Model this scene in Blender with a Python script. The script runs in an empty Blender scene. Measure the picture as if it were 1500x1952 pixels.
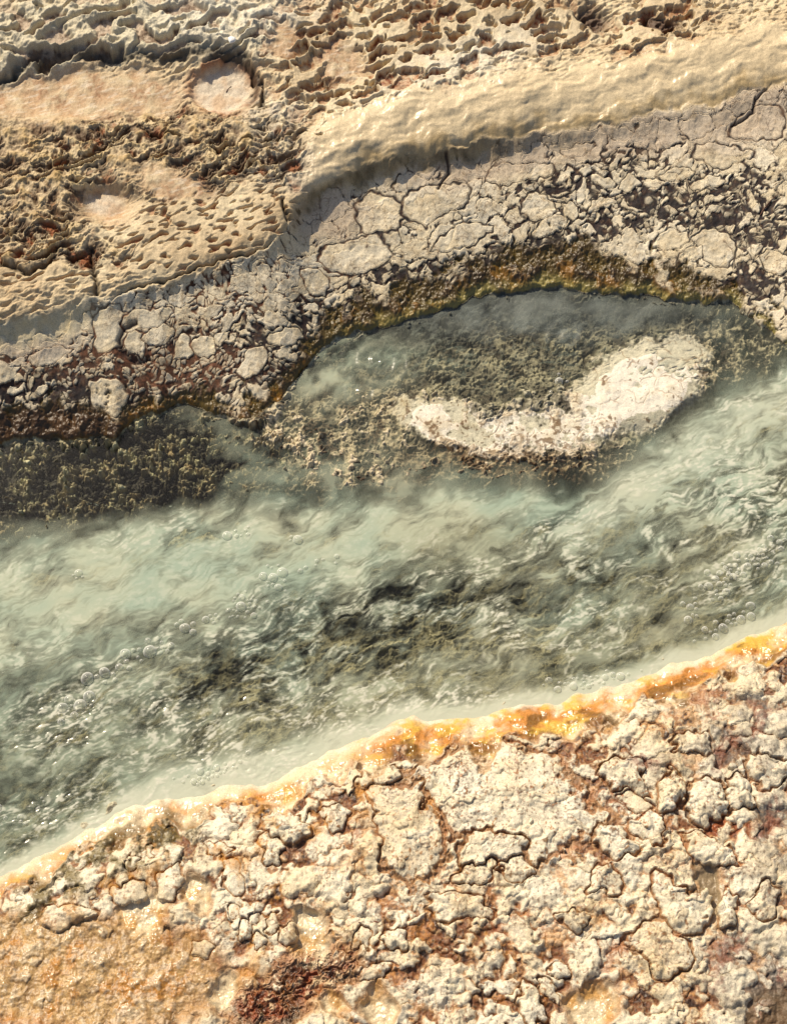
import bpy, math, random
import numpy as np
from concurrent.futures import ThreadPoolExecutor
R = math.radians
random.seed(7)
S = bpy.context.scene
COL = S.collection

# ------------------------------------------------------------------ camera, sky, sun, exposure
PITCH, DIST, VFOV = R(62), 5.5, R(30)
cam = bpy.data.cameras.new('camera')
cam.sensor_fit = 'VERTICAL'; cam.sensor_height = 24
cam.lens = 12 / math.tan(VFOV / 2)
cam.clip_start = 0.05; cam.clip_end = 200
camo = bpy.data.objects.new('camera', cam); COL.objects.link(camo)
CAM = np.array([0, -DIST * math.cos(PITCH), DIST * math.sin(PITCH)])
camo.location = CAM; camo.rotation_euler = (math.pi / 2 - PITCH, 0, 0)
S.camera = camo

SUN_EL, SUN_AZ = R(45), R(124)             # azimuth measured from +x towards +y: beyond the stream, a little left
W = bpy.data.worlds.new('World'); S.world = W; W.use_nodes = True
nt = W.node_tree; bgn = nt.nodes['Background']
sk = nt.nodes.new('ShaderNodeTexSky'); sk.sky_type = 'NISHITA'; sk.sun_disc = False
sk.dust_density = 3; sk.ozone_density = .7; sk.sun_elevation = SUN_EL; sk.sun_rotation = math.pi / 2 - SUN_AZ
nt.links.new(sk.outputs[0], bgn.inputs[0]); bgn.inputs[1].default_value = 0.085
sl = bpy.data.lights.new('sun', 'SUN'); sl.energy = 4.4; sl.angle = R(0.8); sl.color = (1.0, 0.87, 0.67)
so = bpy.data.objects.new('sun', sl); COL.objects.link(so)
so.rotation_euler = (math.pi / 2 - SUN_EL, 0, SUN_AZ + math.pi / 2)
S.view_settings.view_transform = 'Standard'; S.view_settings.look = 'None'
S.view_settings.gamma = 1; S.view_settings.use_curve_mapping = False
S.view_settings.exposure = 0.22
S.render.engine = 'CYCLES'
S.cycles.max_bounces = 6; S.cycles.transparent_max_bounces = 12
S.cycles.caustics_reflective = False; S.cycles.caustics_refractive = False
S.cycles.sample_clamp_indirect = 4

# ------------------------------------------------------------------ photo pixel <-> place
PW, PH = 1500.0, 1952.0
FPX = (PH / 2) / math.tan(VFOV / 2)
cp, sp = math.cos(PITCH), math.sin(PITCH)
PX = DIST / FPX                                         # metres of one pixel at the middle
f4 = np.float32
def pix(x, y, z):
    dy = y - CAM[1]; dz = z - CAM[2]
    dep = dy * cp - dz * sp; up = dy * sp + dz * cp
    return (PW / 2 + FPX * x / dep).astype(f4), (PH / 2 - FPX * up / dep).astype(f4)
def ground(u, v, z=0.0):
    a = (u - PW / 2) / FPX; b = (PH / 2 - v) / FPX
    dx, dy, dz = a, cp + b * sp, -sp + b * cp
    t = (z - CAM[2]) / dz
    return dx * t, CAM[1] + dy * t

# ------------------------------------------------------------------ noise
rng = np.random.default_rng(11)
NT = 256
ang = rng.random(NT * NT) * 2 * np.pi
GX, GY = np.cos(ang).astype(f4), np.sin(ang).astype(f4)
JX, JY, JR = [rng.random(NT * NT).astype(f4) for _ in range(3)]
def pn(x, y, s=0):
    x = (x + 37.7 * s).astype(f4); y = (y + 91.3 * s).astype(f4)
    xf = np.floor(x); yf = np.floor(y); fx = x - xf; fy = y - yf
    xi = xf.astype(np.int32) & 255; yi = yf.astype(np.int32) & 255
    x1 = (xi + 1) & 255; y1 = (yi + 1) & 255
    xi *= NT; x1 = x1 * NT
    def g(i, ax, ay): return GX[i] * ax + GY[i] * ay
    u = fx * fx * fx * (fx * (fx * 6 - 15) + 10); v = fy * fy * fy * (fy * (fy * 6 - 15) + 10)
    a = g(xi + yi, fx, fy); b = g(x1 + yi, fx - 1, fy)
    c = g(xi + y1, fx, fy - 1); d = g(x1 + y1, fx - 1, fy - 1)
    a += u * (b - a); c += u * (d - c)
    return (a + v * (c - a)) * f4(1.4)
def fbm(x, y, o=4, s=0, gain=0.5):
    r = 0; a = 1.0; t = 0
    for i in range(o):
        r = r + a * pn(x * (2 ** i), y * (2 ** i), s + i * 3.1); t += a; a *= gain
    return r / t * 1.5
def ridged(x, y, o=4, s=0):
    r = 0; a = 1.0; t = 0
    for i in range(o):
        n = 1 - np.abs(pn(x * (2 ** i), y * (2 ** i), s + i * 2.3)) * 1.6
        r = r + a * n * n; t += a; a *= 0.5
    return r / t
def worley(x, y, s=0, jit=0.92):
    x = (x + 17.3 * s).astype(f4); y = (y + 53.9 * s).astype(f4)
    xf = np.floor(x).astype(np.int32); yf = np.floor(y).astype(np.int32)
    F1 = np.full(x.shape, 9, f4); F2 = np.full(x.shape, 9, f4); ID = np.zeros(x.shape, np.int32)
    for i in (-1, 0, 1):
        for j in (-1, 0, 1):
            cx = xf + i; cy = yf + j
            k = (cx & 255) * NT + (cy & 255)
            d = np.hypot(cx + 0.5 + (JX[k] - 0.5) * f4(jit) - x, cy + 0.5 + (JY[k] - 0.5) * f4(jit) - y)
            n = d < F1
            F2 = np.where(n, F1, np.minimum(F2, d)); F1 = np.where(n, d, F1); ID = np.where(n, k, ID)
    return F1, F2, ID
def ss(a, b, x):
    t = np.clip((x - a) / (b - a), 0, 1); return t * t * (3 - 2 * t)
def lerp(a, b, t): return a + (b - a) * t
def spl(pts, wig=0, seed=0):
    p = np.array(pts, float); xs = np.arange(-1500, 3000, 5.0)
    y = np.interp(xs, p[:, 0], p[:, 1]); k = np.hanning(11); k /= k.sum()
    y = np.convolve(np.pad(y, 5, mode='edge'), k, 'valid')
    if wig:
        z0 = np.zeros_like(xs)
        y = y + wig * (1.3 * pn(xs / 70, z0 + .37, seed) + .8 * pn(xs / 28, z0 + .41, seed + 1) + .45 * pn(xs / 13, z0 + .29, seed + 2))
    return lambda u: np.interp(u, xs, y).astype(f4)
def blob(u, v, c):
    """1 inside an ellipse, 0 outside, soft edge: (cu, cv, ru, rv, rotation in degrees, softness)"""
    cu, cv, ru, rv, rot, soft = c
    ca, sa = math.cos(R(rot)), math.sin(R(rot))
    a = ((u - cu) * ca + (v - cv) * sa) / ru; b = (-(u - cu) * sa + (v - cv) * ca) / rv
    return 1 - ss(1 - soft, 1 + soft, np.sqrt(a * a + b * b))
def blobs(u, v, L):
    r = 0
    for c in L: r = np.maximum(r, blob(u, v, c))
    return r
def C(r, g, b, k=0.84):
    def l(c):
        c /= 255.0
        return (c / 12.92 if c <= 0.04045 else ((c + 0.055) / 1.055) ** 2.4) * k
    return np.array([l(r), l(g), l(b)], f4)
def mix(c, d, m): return c + (d - c) * m[..., None]

# ------------------------------------------------------------------ the lines of the place, in photo pixels
edge = spl([(-900, 760), (-300, 660), (0, 618), (100, 600), (180, 578), (260, 556), (400, 516), (520, 475), (548, 440), (575, 380), (620, 350), (700, 316),
            (800, 290), (900, 276), (1000, 262), (1100, 246), (1200, 228), (1300, 202), (1400, 186), (1500, 164), (1800, 90), (2400, -40)], 6, 70)
waterline = spl([(-900, 900), (-300, 860), (0, 845), (120, 842), (225, 835), (250, 800), (350, 775), (420, 790), (470, 805), (530, 770), (580, 700), (625, 652), (700, 635),
                 (800, 608), (860, 582), (950, 562), (1100, 552), (1250, 566), (1390, 572), (1425, 600), (1500, 655), (1800, 720), (2400, 700)], 9, 74)
drop = spl([(-900, 1150), (-300, 1110), (0, 1060), (200, 1005), (400, 965), (560, 950), (650, 970), (760, 950), (900, 935), (1050, 955), (1150, 935), (1200, 880),
            (1330, 780), (1500, 685), (1800, 735)], 16, 78)
shore = spl([(-900, 1990), (-300, 1770), (0, 1668), (100, 1622), (180, 1577), (230, 1542), (330, 1520), (450, 1502), (540, 1482), (600, 1447), (680, 1412), (760, 1373),
             (850, 1370), (900, 1362), (1000, 1346), (1100, 1326), (1200, 1300), (1300, 1264), (1400, 1226), (1500, 1186), (1800, 1060), (2400, 900)], 8, 82)

def macro(u, v):
    e = edge(u); w = waterline(u); n = shore(u); d = drop(u)
    t = (w - v) / (w - e)
    tf = np.clip(t, 0, 1)
    right = ss(540, 600, u)
    prof = lerp(0.162 * tf + .018 * ss(.86, 1.0, tf), np.where(tf < 0.86, tf / 0.86 * 0.128, 0.128 + lerp(.062, .035, ss(850, 1150, u)) * ss(0.84, 1.02, tf)), right)
    h = 0.012 + prof
    ab = np.clip(e - v, 0, None)
    h = h + right * (0.016 * (1 - np.exp(-ab / 14)) + 0.014 * ss(0, 90, ab) - 0.030 * ss(95, 190, ab)) * (t > 1)
    h = h + (t > 1) * (0.00010 * ab) + (1 - right) * (t > 1) * 0.02 * (1 - np.exp(-ab / 30))
    h = h - 0.035 * blobs(u, v, [(230, 175, 260, 55, 0, .35), (425, 165, 62, 46, -10, .3), (200, 388, 55, 30, 0, .4)])
    # bed
    q = np.clip((v - w) / 40, 0, 1)
    shelf = -0.035 * q
    deep = -0.115
    k = ss(-30, 45, v - d)
    bed = lerp(shelf, deep, k)
    m = np.clip((n - v) / 85, 0, 1)
    bed = np.maximum(bed, -0.115 * m)
    ledge = blobs(u, v, [(885, 814, 155, 60, 8, .4), (1070, 800, 175, 66, -8, .4), (1225, 736, 135, 84, -18, .45), (1000, 855, 190, 35, 0, .5)])
    bar = blobs(u, v, [(500, 800, 90, 28, 28, .6), (600, 850, 120, 60, 30, .7), (700, 830, 120, 60, 20, .7), (700, 900, 120, 40, 0, .7), (960, 890, 220, 34, 0, .6)])
    bed = bed + np.maximum(ledge * 0.0362, bar * 0.027 * (1 - k))
    near = 0.085 * (1 - np.exp(-np.clip(v - n, 0, None) / 75)) + 0.00006 * np.clip(v - n, 0, 900)
    return np.where(v < w, h, np.where(v < n, bed, near)).astype(f4)

# ------------------------------------------------------------------ stones picked out by hand: (u, v, ru, rv, rotation, label)
FAR_STONES = [
 (258, 655, 24, 22, 0, 'rounded pale stone beside the dark curl on the far bank, left of its paler neighbour'),
 (306, 638, 30, 20, -8, 'pale angular stone just right of the dark curl on the far bank'),
 (347, 668, 17, 23, 15, 'upright narrow pale stone, first right of the dark curl pair'),
 (388, 655, 26, 20, -20, 'broad pale stone, middle of the short row right of the dark curl'),
 (424, 644, 15, 12, 0, 'small pale stone ending the row right of the dark curl'),
 (205, 755, 40, 36, 60, 'large white slab hanging over the dark brown pool edge at left'),
 (212, 625, 34, 46, 20, 'tall cream plate just left of the dark curl on the far bank'),
 (90, 678, 40, 17, -18, 'flat cream slab left of the tall cream plate'),
 (30, 665, 30, 18, -10, 'pale slab at the left end of the cracked bank'),
 (280, 610, 46, 17, -12, 'long cream plate arching over the dark curl'),
 (485, 690, 20, 42, 38, 'long white tongue of stone slanting down to the brown waterline'),
 (545, 640, 38, 14, 0, 'grey glazed patch of stone above the brown waterline, left of the pool'),
 (400, 590, 28, 10, -8, 'thin pale plate in the reddish cracked bank under the lip'),
 (515, 580, 18, 11, -15, 'small cream stone in the reddish bank below the terrace lip'),
 (600, 538, 24, 30, -40, 'cream stone at the foot of the vertical cleft'),
 (640, 570, 22, 12, -30, 'small white stone right of the vertical cleft near brown algae'),
 (680, 490, 68, 36, -8, 'broad white plate pocked with dark holes, right of the vertical cleft'),
 (725, 410, 46, 40, 0, 'cream plate high under the ridge with a dark hooked crack'),
 (830, 385, 60, 34, -15, 'wide cream plate in the middle of the cracked face'),
 (880, 452, 60, 22, -22, 'long white slab just above the brown algae, middle of the face'),
 (1025, 398, 32, 30, 20, 'white three cornered stone in the centre of the cracked face'),
 (1087, 402, 16, 18, 0, 'round white stone, right of the three cornered one'),
 (1050, 435, 34, 15, -25, 'white knuckled stone at the lower edge of the cracked face'),
 (1110, 365, 9, 22, 20, 'thin upright pale sliver above the round white stone'),
 (1150, 345, 26, 10, 10, 'small white stone in the dark band, left one of two'),
 (1200, 349, 24, 12, 0, 'small white stone in the dark band, right one of two'),
 (1148, 388, 30, 11, -18, 'pale flat stone lying low in the dark brown band'),
 (1120, 440, 9, 13, 10, 'tiny white stone alone in dark matrix under the face'),
 (1375, 298, 52, 22, 6, 'large white plate below the zigzag crack at right'),
 (1290, 336, 30, 14, -8, 'white stone in the dark band right of the middle'),
 (1350, 345, 32, 11, -14, 'long white stone in the dark band towards the right edge'),
 (1450, 235, 52, 34, -20, 'big smooth grey plate right of the zigzag crack at the right edge'),
 (1360, 468, 42, 34, 30, 'large veined cream plate above the pool at right'),
 (1310, 490, 30, 16, -20, 'white plate at the water end of the veined cream plate'),
 (1280, 455, 40, 16, -15, 'mosaic of white plate left of the veined cream one'),
 (1480, 500, 30, 24, 20, 'white stone near the dark water at the right edge'),
 (985, 330, 70, 20, -8, 'long pinkish plate under the ridge, crossed by hairline cracks'),
 (1100, 285, 34, 12, -16, 'narrow pink grey plate beneath the glossy ridge'),
]
NEAR_STONES = [
 (960, 1530, 205, 92, 12, .55, 'huge smooth cream crust with bumps and dark pinholes on the near bank'),
 (775, 1590, 62, 95, -10, .5, 'smooth white lobe joined below left of the huge cream crust'),
 (935, 1625, 62, 46, 0, .9, 'round cream boss circled by cracks below the huge crust'),
 (910, 1668, 40, 22, -8, .7, 'grey cream slab chip under the round cream boss'),
 (985, 1660, 30, 22, 10, .8, 'small cream chip right under the round cream boss'),
 (1190, 1475, 48, 36, 20, 1, 'rounded cream boulder on the orange fringe side of the near bank'),
 (1280, 1515, 32, 36, 0, 1.1, 'pale egg shaped knob right of the rusty hollow'),
 (1345, 1530, 40, 46, 10, 1.1, 'rough grizzled grey knob between two smooth ones'),
 (1405, 1515, 32, 32, 0, 1.2, 'smooth round cream knob nearest the red stain at right'),
 (1170, 1605, 44, 30, 30, .9, 'warm cream lump below the huge crust'),
 (1235, 1580, 38, 30, 20, .8, 'pale lumpy knob below the rusty hollow'),
 (1350, 1625, 62, 26, 25, .9, 'long cream roll of stone above the dark hole'),
 (1290, 1730, 60, 48, 30, .9, 'large cream lump left of the dark hole'),
 (1385, 1735, 22, 42, 15, 1, 'tall white lump right of the dark hole'),
 (1455, 1720, 22, 34, 10, 1, 'tall pale lump at the right edge of the near bank'),
 (1090, 1755, 26, 20, 20, 1.1, 'small cream knob below the broken pale hollow'),
 (1260, 1810, 56, 46, 20, .6, 'broad lumpy cream crust at lower right'),
 (1065, 1850, 22, 14, -10, 1.2, 'small white knob at the rim of the ochre pan'),
 (1010, 1920, 24, 48, -12, 1, 'tall cream tongue at the bottom edge beside the ochre pan'),
 (1045, 1890, 14, 30, -35, 1, 'narrow pale rib between cream tongue and ochre pan'),
 (545, 1570, 36, 42, -35, 1, 'big white wedge shaped knob by the mossy shore'),
 (515, 1620, 20, 30, -15, 1.1, 'white knob speckled with pores below the wedge shaped one'),
 (420, 1620, 26, 14, 10, 1, 'white knob on the mossy shore above the pale hollow'),
 (445, 1675, 18, 36, -30, 1, 'slanting white rib left of the speckled knob'),
 (385, 1850 - 40, 22, 16, 0, 1.1, 'small grey topped knob over the ochre flat'),
 (467, 1772, 15, 22, 15, 1.2, 'white bean shaped knob pocked on one side'),
 (488, 1752, 14, 11, 0, 1.1, 'little white knob capping the bean shaped one'),
 (492, 1795, 14, 16, 0, 1.1, 'grey grizzled knob under the white bean'),
 (552, 1782, 18, 24, 0, 1.3, 'tall rounded grey knob beside the white hollow'),
 (520, 1765, 12, 17, 15, 1.1, 'slim white knob left of the tall rounded grey one'),
 (448, 1738, 9, 16, -30, 1, 'thin white knob above the bean shaped one'),
 (690, 1790, 16, 26, 15, 1, 'smooth white upright knob beside the red twig'),
 (755, 1790, 26, 24, 0, 1.1, 'ring shaped white knob with a rusty dimple'),
 (715, 1855, 36, 16, -8, 1.1, 'grey sided white ridge of stone above ochre puddle'),
 (285, 1625, 8, 14, -20, 1.2, 'tiny forked white knob in the mossy shore'),
 (255, 1650, 12, 18, -10, 1.2, 'small white knob in the mossy shore, left of the forked one'),
 (130, 1750, 52, 22, -5, 1, 'craggy grey cluster overlooking the ochre flat at left'),
 (325, 1685, 18, 42, 30, .9, 'slanting white rib above the pale triangular hollow'),
 (250, 1700, 36, 18, -10, .8, 'low white crust above the pale triangular hollow'),
 (1320, 1420, 40, 26, 0, .9, 'grey rough lump near the orange fringe at right'),
 (1210, 1530, 30, 16, 20, .8, 'pale shoulder of stone above the rusty hollow'),
 (720, 1480, 44, 24, -10, .9, 'grey knob with brown veins near the peach shore'),
 (1460, 1470, 44, 36, 10, .8, 'broad grizzled lump under the red stain at right'),
 (1150, 1680, 34, 30, 0, .6, 'broken pale hollow plate with chipped rim'),
 (640, 1560, 30, 24, 0, .7, 'greyish crust between wedge knob and white lobe'),
 (870, 1730, 70, 26, 5, .7, 'low bumpy cream crust, mid lower near bank'),
]
POOLS = [(275, 1740, 46, 46, -20, .35), (595, 1790, 32, 48, 0, .4), (425, 1890, 26, 34, 10, .5), (1130, 1920, 52, 50, 0, .35), (375, 1700, 24, 42, -20, .4), (720, 1920, 34, 36, 0, .4),
         (1345, 1700, 22, 50, -8, .35), (640, 1920, 30, 20, 0, .4), (580, 1690 + 60, 22, 20, 0, .4)]

# ------------------------------------------------------------------ heightfield: plain grid on the ground, rows and columns spaced like the detail one can see
NXD, NYD = 1800, 1860
def axis_x():
    m = 1.40
    a = np.linspace(-m, m, NXD)
    b = m + np.cumsum(np.geomspace(0.003, 0.06, 70))
    return np.concatenate([-b[::-1], a, b])
def axis_y():
    v = np.linspace(-70, 2020, NYD)
    y = ground(np.float64(750.0), v)[1][::-1]
    s0 = y[1] - y[0]; s1 = y[-1] - y[-2]
    lo = y[0] - np.cumsum(np.geomspace(s0 * 1.1, 0.06, 60)); hi = y[-1] + np.cumsum(np.geomspace(s1 * 1.1, 0.06, 60))
    return np.concatenate([lo[::-1], y, hi])
AX, AY = axis_x(), axis_y()
NX, NY = len(AX), len(AY)

cream = C(224, 205, 160); tan = C(196, 168, 116); dtan = C(150, 118, 70); greycream = C(206, 200, 176); white = C(228, 222, 204)
plate = C(216, 205, 178); pinkgrey = C(190, 170, 148); dark = C(34, 22, 12); brown = C(84, 56, 36); rust = C(150, 78, 36); red = C(128, 58, 34)
peach = C(222, 178, 140); orange = C(222, 146, 52); yellow = C(214, 178, 84); olive = C(96, 78, 30); mossd = C(40, 42, 30); lichen = C(160, 158, 108)
pebble = C(150, 142, 112); slate = C(92, 100, 96); ochre = C(196, 142, 62); bedlight = C(168, 166, 138); grey = C(140, 134, 124)

def field(rows):
    j0, j1 = rows
    x, y = np.meshgrid(AX.astype(f4), AY[j0:j1].astype(f4))
    X = x / f4(PX); Y = -y / f4(PX) * f4(0.92)
    # where the surface of the place stands
    z = np.zeros_like(x)
    for _ in range(4):
        u, v = pix(x, y, z); z = lerp(z, macro(u, v), 0.75 if _ < 3 else 1.0).astype(f4)
    u, v = pix(x, y, z)
    w1 = fbm(X / 60, Y / 60, 4, 1); w2 = fbm(X / 60, Y / 60, 4, 2)
    w3 = pn(X / 14, Y / 14, 3); w4 = pn(X / 14, Y / 14, 4)
    uw = u + 16 * w1 + 3 * w3; vw = v + 16 * w2 + 3 * w4           # wandering outlines
    fine = fbm(X / 9, Y / 9, 4, 5); mid = fbm(X / 34, Y / 34, 4, 6); big = fbm(X / 170, Y / 170, 4, 7)
    e = edge(uw); wl = waterline(uw); sh = shore(uw); dr = drop(uw)
    far = v < waterline(u); near = v > shore(u); bed = ~(far | near)
    col = np.zeros(x.shape + (3,), f4); dh = np.zeros_like(x); wet = np.full_like(x, 0.25)
    stone = np.zeros(x.shape, np.int32)

    # ---------------- far bank ------------------------------------------------
    m = far
    if m.any():
        U, V, XX, YY = uw[m], vw[m], X[m], Y[m]; u0, v0 = u[m], v[m]
        W1, W2, W3, W4 = w1[m], w2[m], w3[m], w4[m]; fi, mi, bi = fine[m], mid[m], big[m]
        E, WL = e[m], wl[m]
        ab = E - V                                                  # above the edge: terrace
        ter = ss(-6, 10, ab); t = np.clip((WL - V) / (WL - E), 0, 1.2)
        right = ss(545, 600, U)
        # rotated coordinates following the beds (up to the right)
        a = XX * 0.94 - YY * 0.34; b = XX * 0.34 + YY * 0.94
        # waxy crust eaten into a net of pits, each pit of its own size
        na = XX * .92 - YY * .39 + 22 * W1 + 5 * W3; nb = XX * .39 + YY * .92 + 18 * W2 + 5 * W4
        F1, F2, ID = worley(na / 54, nb / 26, 1); f1, f2, id2 = worley(na / 27, nb / 13, 11)
        sz = .34 + .36 * JR[ID]; pitA = np.maximum(ss(sz, sz * .5, F1 + .05 * mi), ss(.10, .34, F2 - F1) * (JR[ID] > .45)) * (JR[(ID * 3 + 7) % (NT * NT)] > .14)
        s2 = .20 + .30 * JR[id2]; pitB = ss(s2, s2 * .3, f1) * (JR[(id2 * 3 + 7) % (NT * NT)] > .55)
        pit = np.maximum(pitA, .6 * pitB); net = 1 - pit
        netR = blobs(U, V, [(700, 120, 190, 130, 10, .5), (840, 60, 210, 80, -10, .5), (820, 190, 120, 50, -25, .5), (1260, 50, 100, 60, -20, .5), (1010, 50, 120, 60, 0, .5)])
        # lobes
        sn = pn((a + 30 * W1) / 84, (b + 26 * W2) / 34, 2) + .22 * pn(a / 34, b / 18, 12)
        lob = ss(.46, .10, np.abs(sn)) * (.8 + .4 * mi)
        lobR = blobs(U, V, [(200, 50, 330, 62, -4, .35), (430, 60, 130, 60, 0, .4), (60, 120, 110, 60, -20, .4)])
        # layered crags
        cr = lerp(ridged((a + 30 * W1) / 90, (b + 26 * W2) / 26, 5, 3), .6 + .35 * mi, ss(-.15, .45, bi + .5 * W2))
        crR = blobs(U, V, [(260, 262, 340, 58, 0, .35), (480, 300, 130, 50, 10, .5), (90, 330, 130, 70, 0, .5), (60, 420, 110, 60, 0, .5), (360, 330, 130, 45, -10, .5), (100, 480, 140, 26, 0, .5)])
        # rows of flat pits on the lip
        pr = pn((a + 8 * W1) / 24, (b + 5 * W2) / 9.0, 5) + 0.35 * pn(a / 60, b / 30, 8)
        prp = ss(0.12, 0.55, pr)
        prR = blobs(U, V, [(370, 440, 190, 62, -12, .3), (60, 500, 150, 36, 0, .4), (420, 380, 150, 24, -8, .4)])
        # ridge: wax smooth with dimples
        rid = right * ss(-10, 8, ab) * (1 - ss(105, 150, ab + 20 * W1)) * ss(555, 620, U)
        dim = ss(0.30, 0.75, pn(a / 20, b / 10, 9)) * ss(50, 110, ab) * (1 - ss(170, 230, ab))
        rip = fbm((a + 10 * W1) / 30, (b + 8 * W2) / 11, 3, 10)
        netR = netR * (1 - rid); crR = crR * (1 - rid); prR = prR * (1 - rid)
        # pink pool flat
        pinkR = blobs(U, V, [(160, 182, 205, 48, -2, .3), (200, 392, 52, 32, 0, .5), (655, 120, 40, 40, 0, .5), (330, 350, 70, 26, 10, .5), (540, 70, 26, 30, 0, .4)])
        discR = blobs(u0 + 3 * W3, v0 + 3 * W4, [(425, 166, 54, 41, -10, .24), (200, 388, 30, 17, 0, .6)])
        H = 0.010 * bi + (0.0045 * mi + 0.0010 * fi) * (1 - .85 * rid)
        flat = np.clip(pinkR + discR, 0, 1)
        amp = 1 - flat
        H += amp * (netR * (0.025 * net - 0.013) + lobR * (0.030 * lob - 0.014 + .0012 * fi) + crR * (0.044 * cr - 0.026) - prR * 0.016 * prp)
        other = np.clip(1 - netR - lobR - crR - prR - rid, 0, 1) * amp
        H += other * (0.007 * rip - 0.007 * prp + .004 * mi) + rid * (0.0007 * rip + 0.0011 * mi + .0004 * fi + .0085 * fbm((a + 20 * W1) / 130, (b + 14 * W2) / 44, 3, 59)) - dim * 0.010 * (1 - netR) * amp * (1 - rid)
        H -= 0.006 * flat + .014 * blobs(u0, v0, [(425, 164, 62, 48, -10, .10)])
        c = mix(mix(np.broadcast_to(C(218, 200, 164), H.shape + (3,)), C(182, 154, 114), np.clip(0.30 + 0.7 * bi + 0.25 * mi, 0, 1)), greycream, lobR * 0.7)
        c = mix(c, white, np.clip(blobs(U, V, [(450, 20, 140, 60, 0, .6), (880, 130, 160, 50, -20, .6), (520, 235, 60, 50, 0, .6), (560, 320, 80, 40, 0, .6)]) * (0.5 + .5 * mi), 0, .6))
        c = mix(c, C(226, 206, 168), rid * 0.85); c = mix(c, C(160, 132, 78), rid * ss(50, 5, ab + 26 * mi) * ss(600, 700, U) * .6)
        cav = netR * ss(.45, .9, pit + .12 * fi) * ss(-.35, .15, W1 + .5 * mi + .3 * (JR[ID] - .3))
        c = mix(c, C(166, 112, 66), cav * np.clip(0.75 + 0.5 * fi, 0, 1)); c = mix(c, C(116, 56, 30), cav * ss(.0, .5, fi + .3 * W2) * .8)
        c = mix(c, brown, cav * ss(0.1, 0.5, -mi + .2 * fi) * 0.6)
        lc = lobR * ss(.35, .05, lob); c = mix(c, mix(np.broadcast_to(pinkgrey, H.shape + (3,)), C(112, 84, 62), ss(-.15, .35, fi * .6 + mi)), lc * .9)
        ck = crR * ss(0.66, 0.34, cr + .14 * fi); c = mix(c, C(84, 58, 34), ck * 0.95); c = mix(c, C(150, 118, 76), crR * ss(.1, .5, mi - .4 * fi) * .6); c = mix(c, rust, crR * ss(.1, .5, mi + fi * .4) * ss(.6, .35, cr) * .7)
        c = mix(c, C(190, 160, 96), crR * ss(.5, .8, cr) * .5)
        c = mix(c, rust, prR * ss(0.30, 0.6, pr + .1 * fi) * 0.8); c = mix(c, brown, dim * (1 - rid) * (1 - netR) * ss(.5, .8, pn(a / 20, b / 10, 9)) * .7)
        pk = mix(np.broadcast_to(C(190, 156, 118), H.shape + (3,)), C(206, 186, 150), np.clip(.45 + .9 * mi + .4 * fi, 0, 1)); pk = mix(pk, C(150, 98, 58), ss(.05, .5, fi * .6 + W1 * .7) * .6); pk = mix(pk, C(222, 206, 182), ss(.1, .45, fbm(a / 30, b / 8, 4, 57)) * .6)
        c = mix(c, pk, pinkR); rim_ = np.exp(-((np.sqrt(((u0 - 425) / 60) ** 2 + ((v0 - 164) / 47) ** 2) - 1) / .22) ** 2); c = mix(c, C(176, 122, 84), rim_ * np.clip(.55 + mi, 0, .9)); c = mix(c, mix(np.broadcast_to(C(216, 202, 180), H.shape + (3,)), C(206, 178, 146), ss(-.1, .5, W1 + .5 * mi)), discR * .95)
        # dark crevice under the lobes; pit-wall shade painted dark at the disc's upper right
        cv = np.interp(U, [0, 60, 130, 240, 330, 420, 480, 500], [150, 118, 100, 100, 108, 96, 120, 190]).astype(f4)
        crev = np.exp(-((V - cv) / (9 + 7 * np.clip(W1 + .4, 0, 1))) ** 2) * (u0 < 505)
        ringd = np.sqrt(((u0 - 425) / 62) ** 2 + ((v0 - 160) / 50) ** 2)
        disc_shade = np.exp(-((ringd - 1.05) / .13) ** 2) * ss(-.2, .6, (u0 - 425) / 62 - (v0 - 160) / 60)
        # long cracks
        def crack(pts, wd):
            p = np.array(pts, float); vv = np.interp(U, p[:, 0], p[:, 1]).astype(f4)
            return np.exp(-((V - vv) / wd) ** 2) * (u0 > p[0, 0]) * (u0 < p[-1, 0])
        cl = .8 * crack([(240, 236), (330, 258), (400, 285), (470, 268), (620, 250)], 3.2) * ss(-.25, .15, mi + .5 * W1) + crack([(200, 575), (300, 528), (430, 494), (545, 462)], 3) + crack([(0, 508), (60, 516), (100, 500)], 7)
        vx = np.interp(V, [380, 420, 480, 560, 600], [540, 548, 570, 585, 600]).astype(f4)
        cl += np.exp(-((U - vx) / 4) ** 2) * (v0 > 375) * (v0 < 560)
        vx = np.interp(V, [470, 560], [172, 180]).astype(f4); cl += np.exp(-((U - vx) / 5) ** 2) * (v0 > 465) * (v0 < 600) * .9
        dk = np.clip(crev * .95 + disc_shade * .9 + cl, 0, 1)
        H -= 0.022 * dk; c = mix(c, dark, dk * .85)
        hol = blobs(U, V, [(1258, 46, 36, 13, 8, .35), (1130, 35, 30, 22, 30, .5)]); H -= .025 * hol; c = mix(c, C(70, 40, 26), hol * .9)
        wetT = np.clip(0.22 + 0.60 * rid + 0.15 * netR, 0, 1)

        # ---------------- the cracked face under the edge
        face = 1 - ter
        ra = XX * 0.95 - YY * 0.30 + 16 * W1 + 4 * W3; rb = XX * 0.30 + YY * 0.95 + 16 * W2 + 4 * W4
        G1, G2, GI = worley(ra / 58, rb / 35, 4); sa_ = XX * 0.95 - YY * 0.30 + 16 * W1 + 1.2 * W3; sb_ = XX * 0.30 + YY * 0.95 + 16 * W2 + 1.2 * W4
        D1, D2, DI = worley(sa_ / 24, sb_ / 16, 6, 1.0); Q1, Q2, QI = worley(sa_ / 10.5, sb_ / 8.5, 8, 1.0)
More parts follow.
